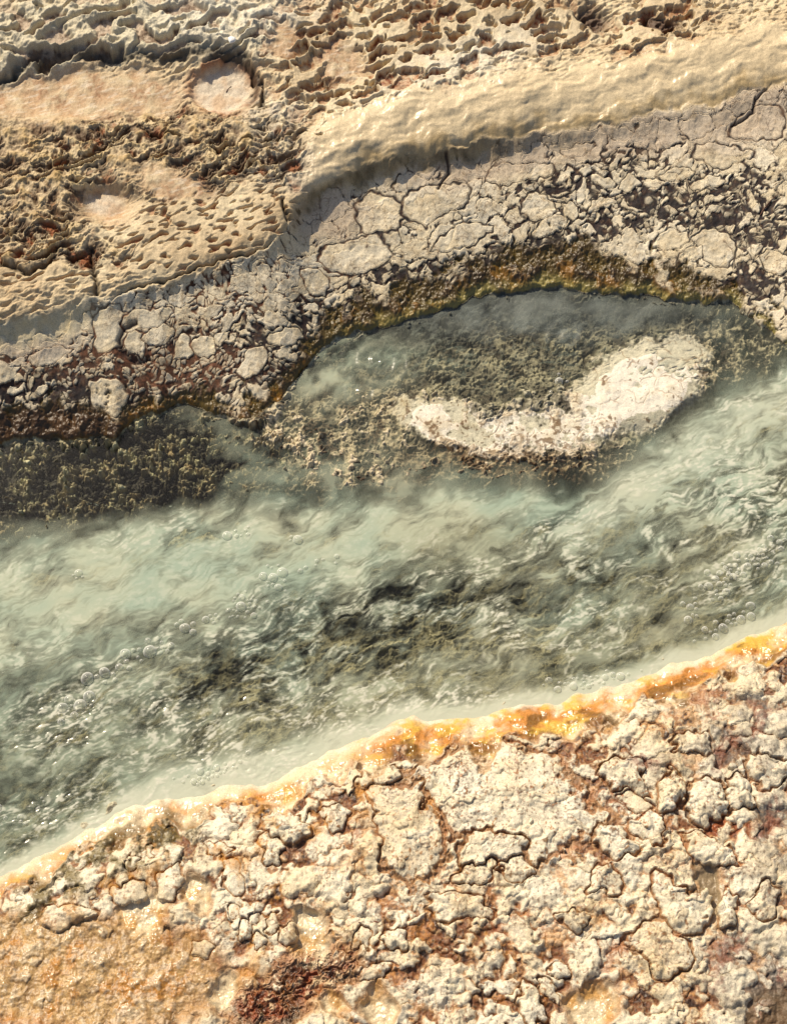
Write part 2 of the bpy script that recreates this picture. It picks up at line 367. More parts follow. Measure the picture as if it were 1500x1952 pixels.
        wide = np.clip(blobs(U, V, [(1260, 385, 260, 50, -8, .5), (1140, 330, 150, 30, -20, .5), (300, 690, 340, 60, -12, .5), (1440, 430, 120, 80, 20, .5), (620, 610, 120, 50, -30, .5), (440, 725, 150, 36, -10, .5), (760, 540, 160, 34, -14, .5), (40, 740, 130, 30, 0, .5), (300, 730, 330, 40, -8, .5), (1000, 470, 150, 30, -12, .5), (1430, 540, 80, 40, 0, .5)]), 0, 1)
        tight = np.clip(blobs(U, V, [(930, 300, 220, 45, -10, .5), (1200, 260, 200, 40, -10, .5), (1420, 220, 140, 60, -20, .5), (620, 400, 80, 60, 0, .5), (40, 640, 110, 50, 0, .6)]), 0, 1)
        redz = np.clip(blobs(U, V, [(440, 560, 200, 50, -14, .6), (200, 640, 240, 60, -10, .6), (330, 700, 160, 50, 0, .6)]), 0, 1)
        brec = fbm(XX / 75, YY / 48, 3, 51) + .45 * wide + .42 * redz - .35 * tight
        lo_ = pn(XX / 40, YY / 30, 52); keep = ss(.44, .36, brec + .25 * (JR[GI] - .5))
        gap1 = np.clip(.085 + .20 * lo_ + .34 * wide - .03 * tight, .012, .42)
        pl1 = ss(gap1, gap1 + .035, G2 - G1) * keep
        gap2 = np.clip(.10 + .12 * pn(XX / 20, YY / 16, 53) + .20 * wide + .05 * redz, .02, .4)
        pl2 = ss(gap2, gap2 + .07, D2 - D1) * ss(.86, .74, brec + .30 * (JR[DI] - .4) + .18 * wide) * ss(-.01, .05, G2 - G1)
        pl3 = ss(0.10, 0.24, Q2 - Q1) * (JR[QI] > 0.26 + .16 * wide) * ss(-.30, .15, pn(XX / 26, YY / 20, 54) + .24 - .28 * wide + .35 * redz)
        kind = np.where(pl1 > .5, 1, np.where(pl2 > .5, 2, 0))
        P = np.maximum(np.maximum(pl1, pl2), pl3 * (0.9 - .25 * wide))
        sid = np.where(kind == 1, GI + 1000, np.where(kind == 2, DI + 100000, 0))
        # the stones picked out by hand
        for i, (su, sv, ru, rv, ro, lb) in enumerate(FAR_STONES):
            near_ = np.nonzero((np.abs(u0 - su) < ru + rv + 30) & (np.abs(v0 - sv) < ru + rv + 30))[0]
            if not len(near_): continue
            uu = u0[near_] + 9 * W1[near_] + 4.5 * W3[near_]; vv = v0[near_] + 9 * W2[near_] + 4.5 * W4[near_]
            ca, sa = math.cos(R(ro)), math.sin(R(ro))
            p_ = ((uu - su) * ca + (vv - sv) * sa) / ru; q_ = (-(uu - su) * sa + (vv - sv) * ca) / rv
            rs = random.Random(i * 13 + 5); nk = rs.choice((5, 6, 6, 7)); th0 = rs.random() * 6.28; d_ = np.zeros_like(p_)
            for kq in range(nk):
                th = th0 + (kq + rs.uniform(-.28, .28)) * 6.2832 / nk; d_ = np.maximum(d_, (p_ * math.cos(th) + q_ * math.sin(th)) / rs.uniform(.72, 1.02))
            d_ = lerp(d_, np.sqrt(p_ * p_ + q_ * q_), .3)
            gq = .05 + .22 * ss(-.3, .4, pn((u0[near_] + 77 * i) / 30, v0[near_] / 30, 55)); ins = 1 - ss(0.97, 1.07, d_); out = 1 - ss(1.05 + gq * .3, 1.09 + gq * .5, d_)
            P[near_] = np.maximum(P[near_] * (1 - out), ins)
            sid[near_] = np.where(ins > .5, i + 1, np.where(out > .3, 0, sid[near_]))
        fth = np.interp(u0, [0, 60, 230, 300, 420, 520, 600, 700, 800, 900, 1000, 1100, 1200, 1300, 1390, 1440, 1500], [.32, .30, .22, .12, .08, .13, .16, .18, .20, .22, .28, .32, .22, .14, .09, .02, .0]).astype(f4)
        film = ss(fth + .05, fth - .05, t + .15 * W1 + .10 * mi + .06 * fi + .03 * W3)   # algae film by the water
        P = P * (1 - film * np.clip(.75 + .6 * fi, 0, 1))
        sid = np.where(P > .5, sid, 0)
        rnd = np.where(kind == 1, JR[(GI * 7 + 3) % (NT * NT)], JR[(DI * 5 + 1) % (NT * NT)])
        Hf = 0.007 * bi + 0.003 * mi + 0.0010 * fi + P * (0.0018 + 0.002 * rnd) + 0.0014 * P * fbm(ra / 26, rb / 18, 3, 14)
        Hf -= 0.002 * (1 - P) * wide
        pc = mix(mix(np.broadcast_to(C(228, 212, 178), H.shape + (3,)), C(240, 229, 204), np.clip(rnd * .8, 0, 1)), C(176, 154, 116), np.clip(.15 + .5 * mi + .35 * fi, 0, .7))
        pc = mix(pc, pinkgrey, tight * .7); pc = mix(pc, C(150, 132, 104), ss(.3, .75, fi + .5 * W3) * .5)
        hair = np.maximum(ss(.05, .0, D2 - D1), ss(.05, 0, Q2 - Q1) * ss(.1, .5, brec + .3 + .3 * tight)) * ss(.15, .6, mi + bi + .4); pc = mix(pc, C(84, 50, 30), hair * .85 * (P > .5))
        mc = mix(mix(np.broadcast_to(dark, H.shape + (3,)), C(98, 60, 34), np.clip(redz * .7 + .5 * fi + .12, 0, 1)), C(130, 78, 50), np.clip(redz * ss(.1, .5, fi + mi * .5), 0, .55))
        mc = mix(mc, C(140, 108, 84), np.clip(tight * ss(-.2, .3, mi) * .5, 0, 1)); mc = mix(mc, C(168, 146, 116), ss(.30, .7, fi + .2 * W3) * (.45 - .2 * wide)); mc = mix(mc, C(30, 24, 14), wide * (1 - redz) * ss(-.1, .4, mi + .4 * fi) * .7)
        fcol = mix(mc, pc, P)
        ol = mix(mix(np.broadcast_to(olive, H.shape + (3,)), C(58, 42, 20), np.clip(.5 + mi + .4 * fi, 0, 1)), C(150, 104, 34), ss(.05, .5, W1 + .5 * fi) * .6)
        ol = mix(ol, C(158, 146, 84), np.clip(ss(34, 2, waterline(u0) - v0 + 22 * mi + 10 * W1) * ss(560, 800, U), 0, 1) * .75)
        ol = mix(ol, C(196, 168, 124), ss(.45, .8, mi + fi * .5) * .5)
        ol = mix(ol, C(66, 44, 24), blobs(U, V, [(90, 810, 150, 36, 0, .4)]) * .8)
        fcol = mix(fcol, ol, film)
        Hf += film * (0.012 * mi + 0.004 * fi)
        # smooth wax right under the ridge, the underside's shade painted into its colour
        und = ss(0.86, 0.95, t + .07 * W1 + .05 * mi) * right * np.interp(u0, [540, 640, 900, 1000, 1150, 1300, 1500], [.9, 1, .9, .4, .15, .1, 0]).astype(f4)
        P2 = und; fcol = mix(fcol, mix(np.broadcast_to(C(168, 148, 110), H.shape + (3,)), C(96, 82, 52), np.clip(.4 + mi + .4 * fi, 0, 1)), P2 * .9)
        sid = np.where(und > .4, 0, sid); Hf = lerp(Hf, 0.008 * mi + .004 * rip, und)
        undl = ss(0.70, 0.9, t + .1 * W1) * (1 - right) * ss(230, 120, U)
        fcol = mix(fcol, mix(np.broadcast_to(cream, H.shape + (3,)), greycream, np.clip(.4 + mi, 0, 1)), undl * .9); sid = np.where(undl > .4, 0, sid)
        zig = np.zeros_like(H)
        for (pu, pv, qu, qv) in [(1440, 190, 1435, 215), (1435, 215, 1415, 230), (1415, 230, 1395, 238), (1480, 150, 1440, 190), (850, 285, 855, 330), (855, 330, 835, 360)]:
            dx, dy = qu - pu, qv - pv; k_ = np.clip(((u0 - pu + 3 * W3) * dx + (v0 - pv + 3 * W4) * dy) / (dx * dx + dy * dy), 0, 1)
            zig = np.maximum(zig, np.exp(-(np.hypot(u0 + 3 * W3 - pu - k_ * dx, v0 + 3 * W4 - pv - k_ * dy) / 2.6) ** 2))
        # dark curl
        rr = np.hypot((u0 - 268 + 3 * W3) / 1.05, v0 - 652 + 3 * W4); an = np.arctan2(v0 - 652, u0 - 268)
        curl = np.exp(-((rr - 37) / 5.5) ** 2) * ((an > 1.0) | (an < -1.7)); zig = np.maximum(zig, curl)
        fcol = mix(fcol, C(60, 36, 26), zig * .9); Hf -= .010 * zig; sid = np.where(zig > .4, 0, sid)
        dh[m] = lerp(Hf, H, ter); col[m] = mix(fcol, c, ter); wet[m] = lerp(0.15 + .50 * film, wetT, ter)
        stone[m] = np.where(ter < .3, sid, 0)

    # ---------------- stream bed ---------------------------------------------
    m = bed
    if m.any():
        U, V, XX, YY = uw[m], vw[m], X[m], Y[m]; u0, v0 = u[m], v[m]
        W1, W2, W3 = w1[m], w2[m], w3[m]; fi, mi, bi = fine[m], mid[m], big[m]
        a = XX * 0.95 - YY * 0.31 + 20 * W1; b = XX * 0.31 + YY * 0.95 + 20 * W2
        F1, F2, ID = worley((XX + 26 * W1 + 8 * W3) / 27, (YY + 26 * W2 + 8 * w4[m]) / 19, 21); K1, K2, KI = worley((XX + 5 * W3) / 10, (YY + 12 * W2) / 8, 22)
        peb = np.exp(-(F1 / .5) ** 3) * ss(.0, .3, F2 - F1); sm = ss(0, .5, K2 - K1)
        st = fbm(a / 60, b / 22, 5, 23) + .5 * mi
        D = dr[m] - V
        deep = ss(25, -35, D)
        H = 0.016 * peb * JR[ID] + .008 * sm * JR[KI] + .012 * mi + .003 * fi
        moss = blobs(U, V, [(230, 920, 330, 120, -8, .35), (60, 960, 200, 110, 0, .4)])
        c = mix(np.broadcast_to(C(132, 126, 106), H.shape + (3,)), C(182, 176, 150), np.clip(1.3 * JR[ID] * peb + .5 * fi + .3 * mi, 0, 1))
        c = mix(c, C(54, 44, 30), ss(.0, .35, W1 - .5 * mi + .5 * fi) * .6); c = mix(c, C(60, 50, 34), np.clip(ss(.10, .0, F2 - F1) * .35 + ss(-.05, .5, -mi + .4 * fi) * .75, 0, 1)); c = mix(c, C(188, 180, 150), ss(.1, .5, mi + .5 * W1 + .4 * fi) * .6)
        poolt = blobs(U, V, [(1060, 592, 330, 40, 2, .5), (800, 640, 170, 36, -15, .5)]); c = mix(c, C(58, 64, 62), poolt * np.clip(.8 + .4 * mi, 0, 1))
        M1, M2, MI = worley((XX + 14 * W1 + 5 * W3) / 17, (YY + 14 * W2) / 13, 25)
        mcol = mix(mix(np.broadcast_to(C(76, 73, 58), H.shape + (3,)), C(146, 138, 110), ss(-.05, .45, mi + .5 * fi)), C(62, 48, 32), ss(.1, .5, W2) * .5)
        flk = ss(.52, .22, M1 + .3 * fi) * ss(.20, .60, JR[MI] + .95 * W1 + .45 * mi + .3 * bi); mcol = mix(mcol, mix(np.broadcast_to(C(204, 200, 160), H.shape + (3,)), C(170, 150, 110), JR[(MI * 3 + 1) % (NT * NT)]), flk * .9)
        mcol = mix(mcol, C(38, 34, 24), ss(.05, .40, -W1 - .4 * bi + .4 * fi - .2 * mi) * .7); H = H + moss * .012 * flk
        c = mix(c, mcol, moss); H += moss * (.014 * sm * JR[KI] + .012 * ss(.1, .6, mi))
        dk = blobs(U, V, [(1420, 670, 120, 100, 20, .5), (680, 910, 80, 50, 0, .6), (1060, 900, 150, 40, -10, .6)]); c = mix(c, mix(np.broadcast_to(C(48, 40, 26), H.shape + (3,)), C(200, 190, 158), ss(.05, .4, fi + .5 * mi + .2 * W3)), dk * .85)
        pale = blobs(U, V, [(500, 800, 90, 30, 28, .6), (600, 850, 120, 60, 30, .7), (640, 890, 130, 70, 20, .7), (720, 800, 110, 60, 0, .7), (960, 890, 240, 50, 0, .6), (1330, 720, 60, 80, 0, .7)])
        c = mix(c, C(216, 200, 168), pale * ss(-.25, .2, mi + .7 * fi + .3 * W3)); c = mix(c, C(76, 52, 28), pale * ss(.1, .4, W1 + .5 * fi - .4 * mi) * .85)
        dc = mix(mix(np.broadcast_to(C(124, 120, 92), H.shape + (3,)), C(172, 166, 132), ss(-.1, .5, st + .3 * fi)), C(98, 95, 72), ss(.15, .55, -st + .3 * W1))
        c = mix(c, dc, deep); H = lerp(H, .02 * st + .012 * mi, deep)
        # the white ledge
        led = blobs(U, V, [(880, 822, 118, 34, 12, .6), (1050, 818, 130, 34, 0, .7), (1215, 742, 128, 84, -18, .3), (840, 800, 90, 40, 10, .4), (1300, 690, 44, 54, 10, .4)])
        lowr = blobs(U, V, [(960, 882, 180, 34, 4, .5)])
        lc = mix(np.broadcast_to(C(236, 228, 210), H.shape + (3,)), C(206, 190, 158), np.clip(.25 + mi + .5 * W1 - .5 * ss(1080, 1200, u0), 0, .85))
        L1, L2, _i = worley((XX + 20 * W1) / 58, (YY + 20 * W2) / 40, 31)
        vein = ss(.06, .0, L2 - L1) * ss(.0, .4, mi + .3); lc = mix(lc, C(150, 110, 66), vein * .6)
        fray = ss(.28, .66, led + (.36 + .25 * ss(1150, 1050, u0)) * mi + (.24 + .2 * ss(1150, 1050, u0)) * fi + .15 * W3 - .04) * (led > .02)
        c = mix(c, mix(np.broadcast_to(C(88, 62, 30), H.shape + (3,)), C(180, 160, 124), ss(.0, .5, fi + .4 * W3)), lowr * .85)
        c = mix(c, lc, fray); H = lerp(H, .0035 * mi + .006 * bi + .003 * W1 - .0015 * vein, led)
        c = mix(c, C(104, 74, 38), led * ss(.22, .5, fi * .8 + .7 * mi - .25 * ss(1060, 1180, u0) + .35 * ss(10, 40, v0 - np.interp(u0, [770, 900, 1100, 1330], [800, 815, 800, 720]))) * .85)
        nr = np.clip((v0 - (sh[m] - 40)) / 40, 0, 1); c = mix(c, C(214, 204, 176), nr * .9)
        dh[m] = H * np.clip((v0 - waterline(u0)) / 12, 0, 1) * np.clip((shore(u0) - v0) / 14, 0, 1); col[m] = c; wet[m] = .18
        stone[m] = np.where(fray > .5, -1, 0)

    # ---------------- near bank ----------------------------------------------
    m = near
    if m.any():
        U, V, XX, YY = uw[m], vw[m], X[m], Y[m]; u0, v0 = u[m], v[m]
        W1, W2, W3, W4 = w1[m], w2[m], w3[m], w4[m]; fi, mi, bi = fine[m], mid[m], big[m]
        d = V - sh[m]; d0 = np.clip(v0 - shore(u0), 0, None)
        fr_w = np.interp(u0, [0, 250, 500, 800, 1000, 1200, 1500], [50, 42, 52, 72, 62, 66, 56]).astype(f4)
        fringe = ss(1.12, .80, d / (fr_w * (1 + .85 * pn(u0 / 75, u0 * 0 + .4, 86))) + .22 * W1 + .12 * mi)
        ra = XX + 14 * W1 + 5 * W3; rb = YY + 14 * W2 + 5 * W4
        G1, G2, GI = worley(ra / 52, rb / 42, 41); D1, D2, DI = worley(ra / 23, rb / 20, 42); Q1, Q2, QI = worley((XX + 3 * W3) / 10.5, (YY + 3 * W4) / 9.5, 43)
        ra2 = XX + 30 * W1 + 9 * W3; rb2 = YY + 30 * W2 + 9 * W4
        G1, G2, GI = worley(ra2 / 60, rb2 / 46, 41); D1, D2, DI = worley((XX + 18 * W1 + 7 * W3) / 27, (YY + 18 * W2 + 7 * W4) / 21, 42); Q1, Q2, QI = worley((XX + 8 * W1 + 2.5 * W3) / 12.5, (YY + 8 * W2 + 2.5 * W4) / 10.5, 43)
        def dome(A, B, k_): return np.exp(-(A / .54) ** 3) * ss(-.30, .13, B - A) * (.5 + .5 * k_)
        k1 = dome(G1, G2, JR[GI]) * (JR[(GI * 5 + 2) % (NT * NT)] > .30); k2 = dome(D1, D2, JR[DI]) * (JR[(DI * 5 + 2) % (NT * NT)] > .25); k3 = dome(Q1, Q2, JR[QI]) * (JR[(QI * 5 + 2) % (NT * NT)] > .30)
        pz = fbm(XX / 5.5, YY / 5.0, 3, 48)
        flatR = blobs(U, V, [(170, 1860, 250, 105, 0, .3), (30, 1800, 120, 60, 0, .4)])
        poolR = blobs(u0 + 22 * W1 + 5 * W3, v0 + 22 * W2 + 5 * W4, POOLS)
        redR = blobs(U, V, [(590, 1862, 90, 46, -14, .5), (510, 1920, 80, 40, -10, .5)])
        crumb = blobs(U, V, [(850, 1780, 330, 90, 0, .5), (1180, 1720, 120, 60, 0, .5), (800, 1690, 160, 50, 0, .5), (950, 1880, 130, 90, 0, .5)])
        brk = blobs(U, V, [(1440, 1870, 90, 110, 0, .5), (1420, 1400, 110, 70, -20, .5), (1240, 1445, 40, 26, 0, .5), (1480, 1600, 40, 120, 0, .5)])
        mossR = ss(200, 90, d) * blobs(U, V, [(250, 1600, 150, 70, -25, .4), (120, 1690, 120, 40, -30, .4)])
        rustR = blobs(U, V, [(1210, 1525, 44, 34, 20, .5), (1310, 1600, 30, 18, 0, .5), (770, 1580, 20, 30, 0, .4), (1390, 1580, 60, 20, 0, .5), (960, 1780, 40, 14, 20, .5), (330, 1830, 120, 40, 0, .5), (1160, 1800, 30, 26, 20, .4)])
        big_ok = (1 - crumb * .55)
        K = np.sqrt((1.1 * k1 * big_ok) ** 2 + ((.55 + .30 * crumb) * k2) ** 2 + ((.14 + .20 * crumb) * k3) ** 2)
        kk = np.where((k1 * big_ok >= k2 * .62) & (k1 > .22), 1, np.where(k2 > .30, 2, 0))
        sid = np.where(kk == 1, GI + 1000, np.where(kk == 2, DI + 100000, 0)) + 400000 * (kk > 0)
        hs = np.where(kk == 1, .030, .017)
        H = K * .023 + (.0020 * fi + .0005 * pz) * (1 - .7 * ss(.3, .8, K)) + .006 * mi + .012 * bi
        cov = -.03 + fbm(XX / 120, YY / 100, 3, 49) * .35 + .0 * crumb - .20 * blobs(U, V, [(1000, 1560, 300, 130, 10, .6), (1240, 1740, 180, 130, 0, .6)])
        top = ss(.12 + cov, .30 + cov, K + .11 * fi + .07 * pz + .12 * mi)
        for i, (su, sv, ru, rv, ro, hh, lb) in enumerate(NEAR_STONES):
            q = np.nonzero((np.abs(u0 - su) < ru + rv + 40) & (np.abs(v0 - sv) < ru + rv + 40))[0]
            if not len(q): continue
            wob = .42 * min(ru, rv) + 3
            uu = u0[q] + wob * W1[q] + 6 * W3[q]; vv = v0[q] + wob * W2[q] + 6 * W4[q]
            ca, sa = math.cos(R(ro)), math.sin(R(ro))
            p_ = ((uu - su) * ca + (vv - sv) * sa) / ru; q_ = (-(uu - su) * sa + (vv - sv) * ca) / rv
            rs = random.Random(i * 17 + 3); an = np.arctan2(q_, p_); lobe = 1.0
            for kq in (2, 3, 4, 5): lobe = lobe + rs.uniform(.03, .13) * np.cos(kq * an + rs.random() * 6.28)
            d_ = np.sqrt(p_ * p_ + q_ * q_) / lobe + .05 * fi[q]
            ins = 1 - ss(.90, 1.06, d_); out = 1 - ss(1.0, 1.14, d_)
            siz = min(ru, rv) * PX
            dm = np.sqrt(np.clip(1 - (d_ / 1.05) ** 2, 0, 1))
            hh_ = min(siz * .50, .024) * hh * dm + .006 * mi[q] * min(1, siz / .03) + (.0014 * fi[q] + .0003 * pz[q]) * (.3 + .7 * ss(.5, 1, d_)) + .008 * bi[q] + (.0085 * k2[q] + .0010 * k3[q]) * (siz > .03)
            H[q] = lerp(lerp(H[q], -.004 + .006 * bi[q] + .004 * K[q], out * .8), hh_ + .004, ins)
            top[q] = np.maximum(top[q] * (1 - out * .7), ins * np.clip(1.05 - 1.1 * ss(.25, .6, pz[q] * .5 + fi[q] + .3 * mi[q] - .1) * (.3 + .7 * ss(.4, 1, d_)), 0, 1))
            sid[q] = np.where(ins > .5, i + 400001, np.where(out > .4, 0, sid[q]))
        quiet = np.clip(flatR * .85 + poolR + fringe, 0, 1)
        # flats, pans and the fringe lie low
        handst = (sid > 400000) & (sid < 400900)
        q2 = np.where(handst, fringe * .9, quiet)
        H = lerp(H, .006 * mi + .010 * bi + .0016 * fi * (1 - .85 * fringe) + (.0003 * pz + .004 * mi) * flatR + .006 * flatR * k2 * .6 + fringe * (.004 * mi + .004 * W1) - .012 * poolR - .004 * fringe, q2)
        top = top * (1 - q2 * np.where(flatR > .5, .75, 1)); sid = np.where((q2 > .5), 0, sid)
        # rust folds
        rf = ridged((ra + 10 * W3) / 24, (rb + .3 * ra + 10 * W4) / 13, 4, 45)
        H = lerp(H, .018 * rf + .010 * k2 + .006 * k3 - .010 + .003 * fi, redR * .9); top = lerp(top, np.maximum(ss(.62, .85, rf), ss(.4, .8, k2)) * ss(-.3, .3, W1 + fi), redR); sid = np.where(redR > .5, 0, sid)
        rnd = JR[(np.where(kk == 1, GI, DI) * 7 + 5) % (NT * NT)]
        kc = mix(mix(np.broadcast_to(C(224, 210, 178), H.shape + (3,)), C(236, 226, 202), rnd), C(210, 184, 138), np.clip(.12 + .9 * bi + .4 * mi, 0, .7)); kc = mix(kc, C(206, 150, 84), ss(.2, .6, W2 + .3 * mi) * ss(1100, 300, U) * .55)
        kc = mix(kc, grey, np.clip(ss(.15, .6, fi * .6 + mi * .5 + .4 * pz) * .55 + .5 * ss(.55, .25, K) * ss(-.1, .4, pz), 0, .75) * (1 - .6 * ss(.5, .9, K)))
        pore = ss(.36, .58, pn(XX / 5, YY / 5, 47) + .4 * mi + .2 * W1); kc = mix(kc, C(104, 68, 42), pore * .65); vn_ = ss(.07, .0, np.abs(pn((XX + 12 * W1) / 24, (YY + 12 * W2) / 22, 58))) * ss(-.1, .4, W2 + .3 * mi); kc = mix(kc, C(118, 70, 38), vn_ * .6)
        cc = mix(mix(np.broadcast_to(C(124, 76, 40), H.shape + (3,)), C(62, 40, 26), ss(.0, .5, mi - .3 * fi)), C(178, 120, 64), ss(.05, .5, W1 + .5 * fi) * .8)
        cc = mix(cc, C(186, 162, 122), ss(.05, .55, fi + .2 * W3 + .2 * pz) * .5); cc = mix(cc, C(58, 38, 26), ss(.05, .45, pz + .4 * W3) * .7); cc = mix(cc, C(186, 126, 50), ss(.15, .5, W2 + .4 * fi + .45 * ss(1000, 200, U) - .35) * .7); cc = mix(cc, rust, np.clip(rustR * (.7 + fi), 0, 1))
        cc = mix(cc, C(74, 66, 60), brk * .5)
        halo = np.clip(ss(.05, .5, top) * ss(1.0, .55, top) + .8 * ss(.50, .22, K) * (1 - (sid > 400000) * (sid < 400900)) * ss(-.25, .35, W2 + .6 * fi + .3 * W3), 0, 1)
        kc = mix(kc, mix(np.broadcast_to(C(196, 140, 76), H.shape + (3,)), C(164, 98, 48), ss(-.1, .4, W1 + .4 * fi)), halo * .8)
        c = mix(cc, kc, top)
        c = mix(c, grey * .75, brk * np.clip(.35 + .7 * mi + .3 * fi, 0, .7)); c = mix(c, red, brk * ss(.25, .5, W1 + .3 * fi) * .5)
        c = mix(c, ochre, np.clip(ss(1000, 350, U) * ss(.05, .5, W2 + .4 * fi) * .75 * (1 - top * .5), 0, 1))
        fl = mix(mix(np.broadcast_to(C(198, 162, 106), H.shape + (3,)), C(186, 130, 54), ss(.0, .5, W1 + .4 * mi + .3 * fi)), C(156, 126, 88), ss(.0, .55, W2 + .5 * fi) * .6)
        fl = mix(fl, C(224, 208, 176), ss(.2, .5, k2 * .6 + fi * .4 + .3 * mi) * .55); fl = mix(fl, C(112, 84, 56), ss(-.05, .5, pz * .7 + fi * .5 - .3 * mi) * .6); fl = mix(fl, C(176, 164, 146), ss(.1, .5, -pz * .6 + W3 * .5) * .5)
        c = mix(c, fl, flatR * .9)
        pcx = mix(np.broadcast_to(C(226, 208, 172), H.shape + (3,)), C(206, 156, 82), ss(.0, .55, W1 + .3 * mi) * .9); c = mix(c, pcx, poolR * .92)
        dkp = blobs(u0, v0, [(1345, 1690, 30, 62, -8, .3), (1470, 1930, 70, 44, 0, .4)]); c = mix(c, C(110, 88, 60), dkp * .75 * (1 - top))
        rm = redR * ss(-.15, .35, W2 + .6 * fi + .3 * redR); c = mix(c, mix(mix(np.broadcast_to(C(138, 70, 40), H.shape + (3,)), C(70, 42, 28), ss(-.1, .45, mi + .3 * pz)), C(204, 176, 136), np.clip(top * .8 + .6 * ss(.2, .5, W1 - .3 * fi), 0, 1)), rm * .9)
        mo = mossR * ss(-.22, .25, mi + .4 * fi + .2 * W1); c = mix(c, C(104, 88, 34), mo * .8); c = mix(c, C(50, 42, 20), mo * ss(.1, .5, fi + W2) * .7)
        # peach and orange film along the shore
        og = blobs(u0, v0, [(830, 1405, 150, 60, -4, .4), (1050, 1362, 190, 50, -8, .4), (1240, 1315, 140, 46, -20, .4), (1430, 1245, 150, 46, -22, .4), (60, 1690, 110, 26, -26, .6), (500, 1525, 60, 18, -15, .6)])
        g1 = fbm(XX / 70 + .2 * W3, YY / 40, 4, 87); g2 = fbm((XX * .9 - YY * .4 + 20 * W1) / 80, (XX * .4 + YY * .9 + 14 * W2) / 36, 5, 88)
        fc = mix(mix(np.broadcast_to(C(230, 208, 172), H.shape + (3,)), C(214, 168, 118), ss(-.1, .6, g1 + .2 * fi)), C(200, 128, 38), og * ss(-.5, .3, g2 + .08 * fi - 1.2 * (np.abs(d / fr_w - .5) - .25)) * .92)
        fc = mix(fc, C(218, 180, 76), og * ss(-.05, .4, g1) * .8); fc = mix(fc, C(120, 84, 30), og * ss(.10, .5, g2 - .4 * g1 + .5 * (d / fr_w - .6)) * .85); fc = mix(fc, C(228, 222, 202), ss(12, 0, d0 + 10 * W3 + 6 * mi) * .5); fc = mix(fc, C(96, 78, 34), mossR * ss(.3, .9, d / fr_w + .6 * mi) * .7)
        fc = mix(fc, C(110, 80, 34), ss(.72, .95, d / fr_w + .2 * W1) * ss(.0, .4, mi + .3 * fi) * .8)
        c = mix(c, fc, fringe)
        dh[m] = H * ss(0, 26, d0); col[m] = c; wet[m] = np.clip(.36 + .52 * fringe + .4 * poolR + .25 * redR + .22 * flatR + .3 * ss(.0, .5, mi), 0, 1)
        stone[m] = sid
    gv = np.clip(1 + .10 * fine + .05 * w3, .7, 1.3)
    col *= gv[..., None]
    return z, dh, np.clip(col, .008, .92), wet, stone, u, v, (bed * 1 + near * 2).astype(np.int8)

chunks = [(i, min(i + 64, NY)) for i in range(0, NY, 64)]
with ThreadPoolExecutor(4) as ex: parts = list(ex.map(field, chunks))
Z0, DH, COLR, WET, STONE, UU, VV, ZONE = [np.concatenate([p[k] for p in parts], 0) for k in range(8)]
Z = Z0 + DH
# let the joints between the macro slopes settle
def blur(a, n):
    for _ in range(n):
        a = np.pad(a, 1, mode='edge'); a = (a[:-2, 1:-1] + a[2:, 1:-1] + a[1:-1, :-2] + a[1:-1, 2:] + 4 * a[1:-1, 1:-1]) / 8
    return a
Z = blur(Z0, 16) + DH

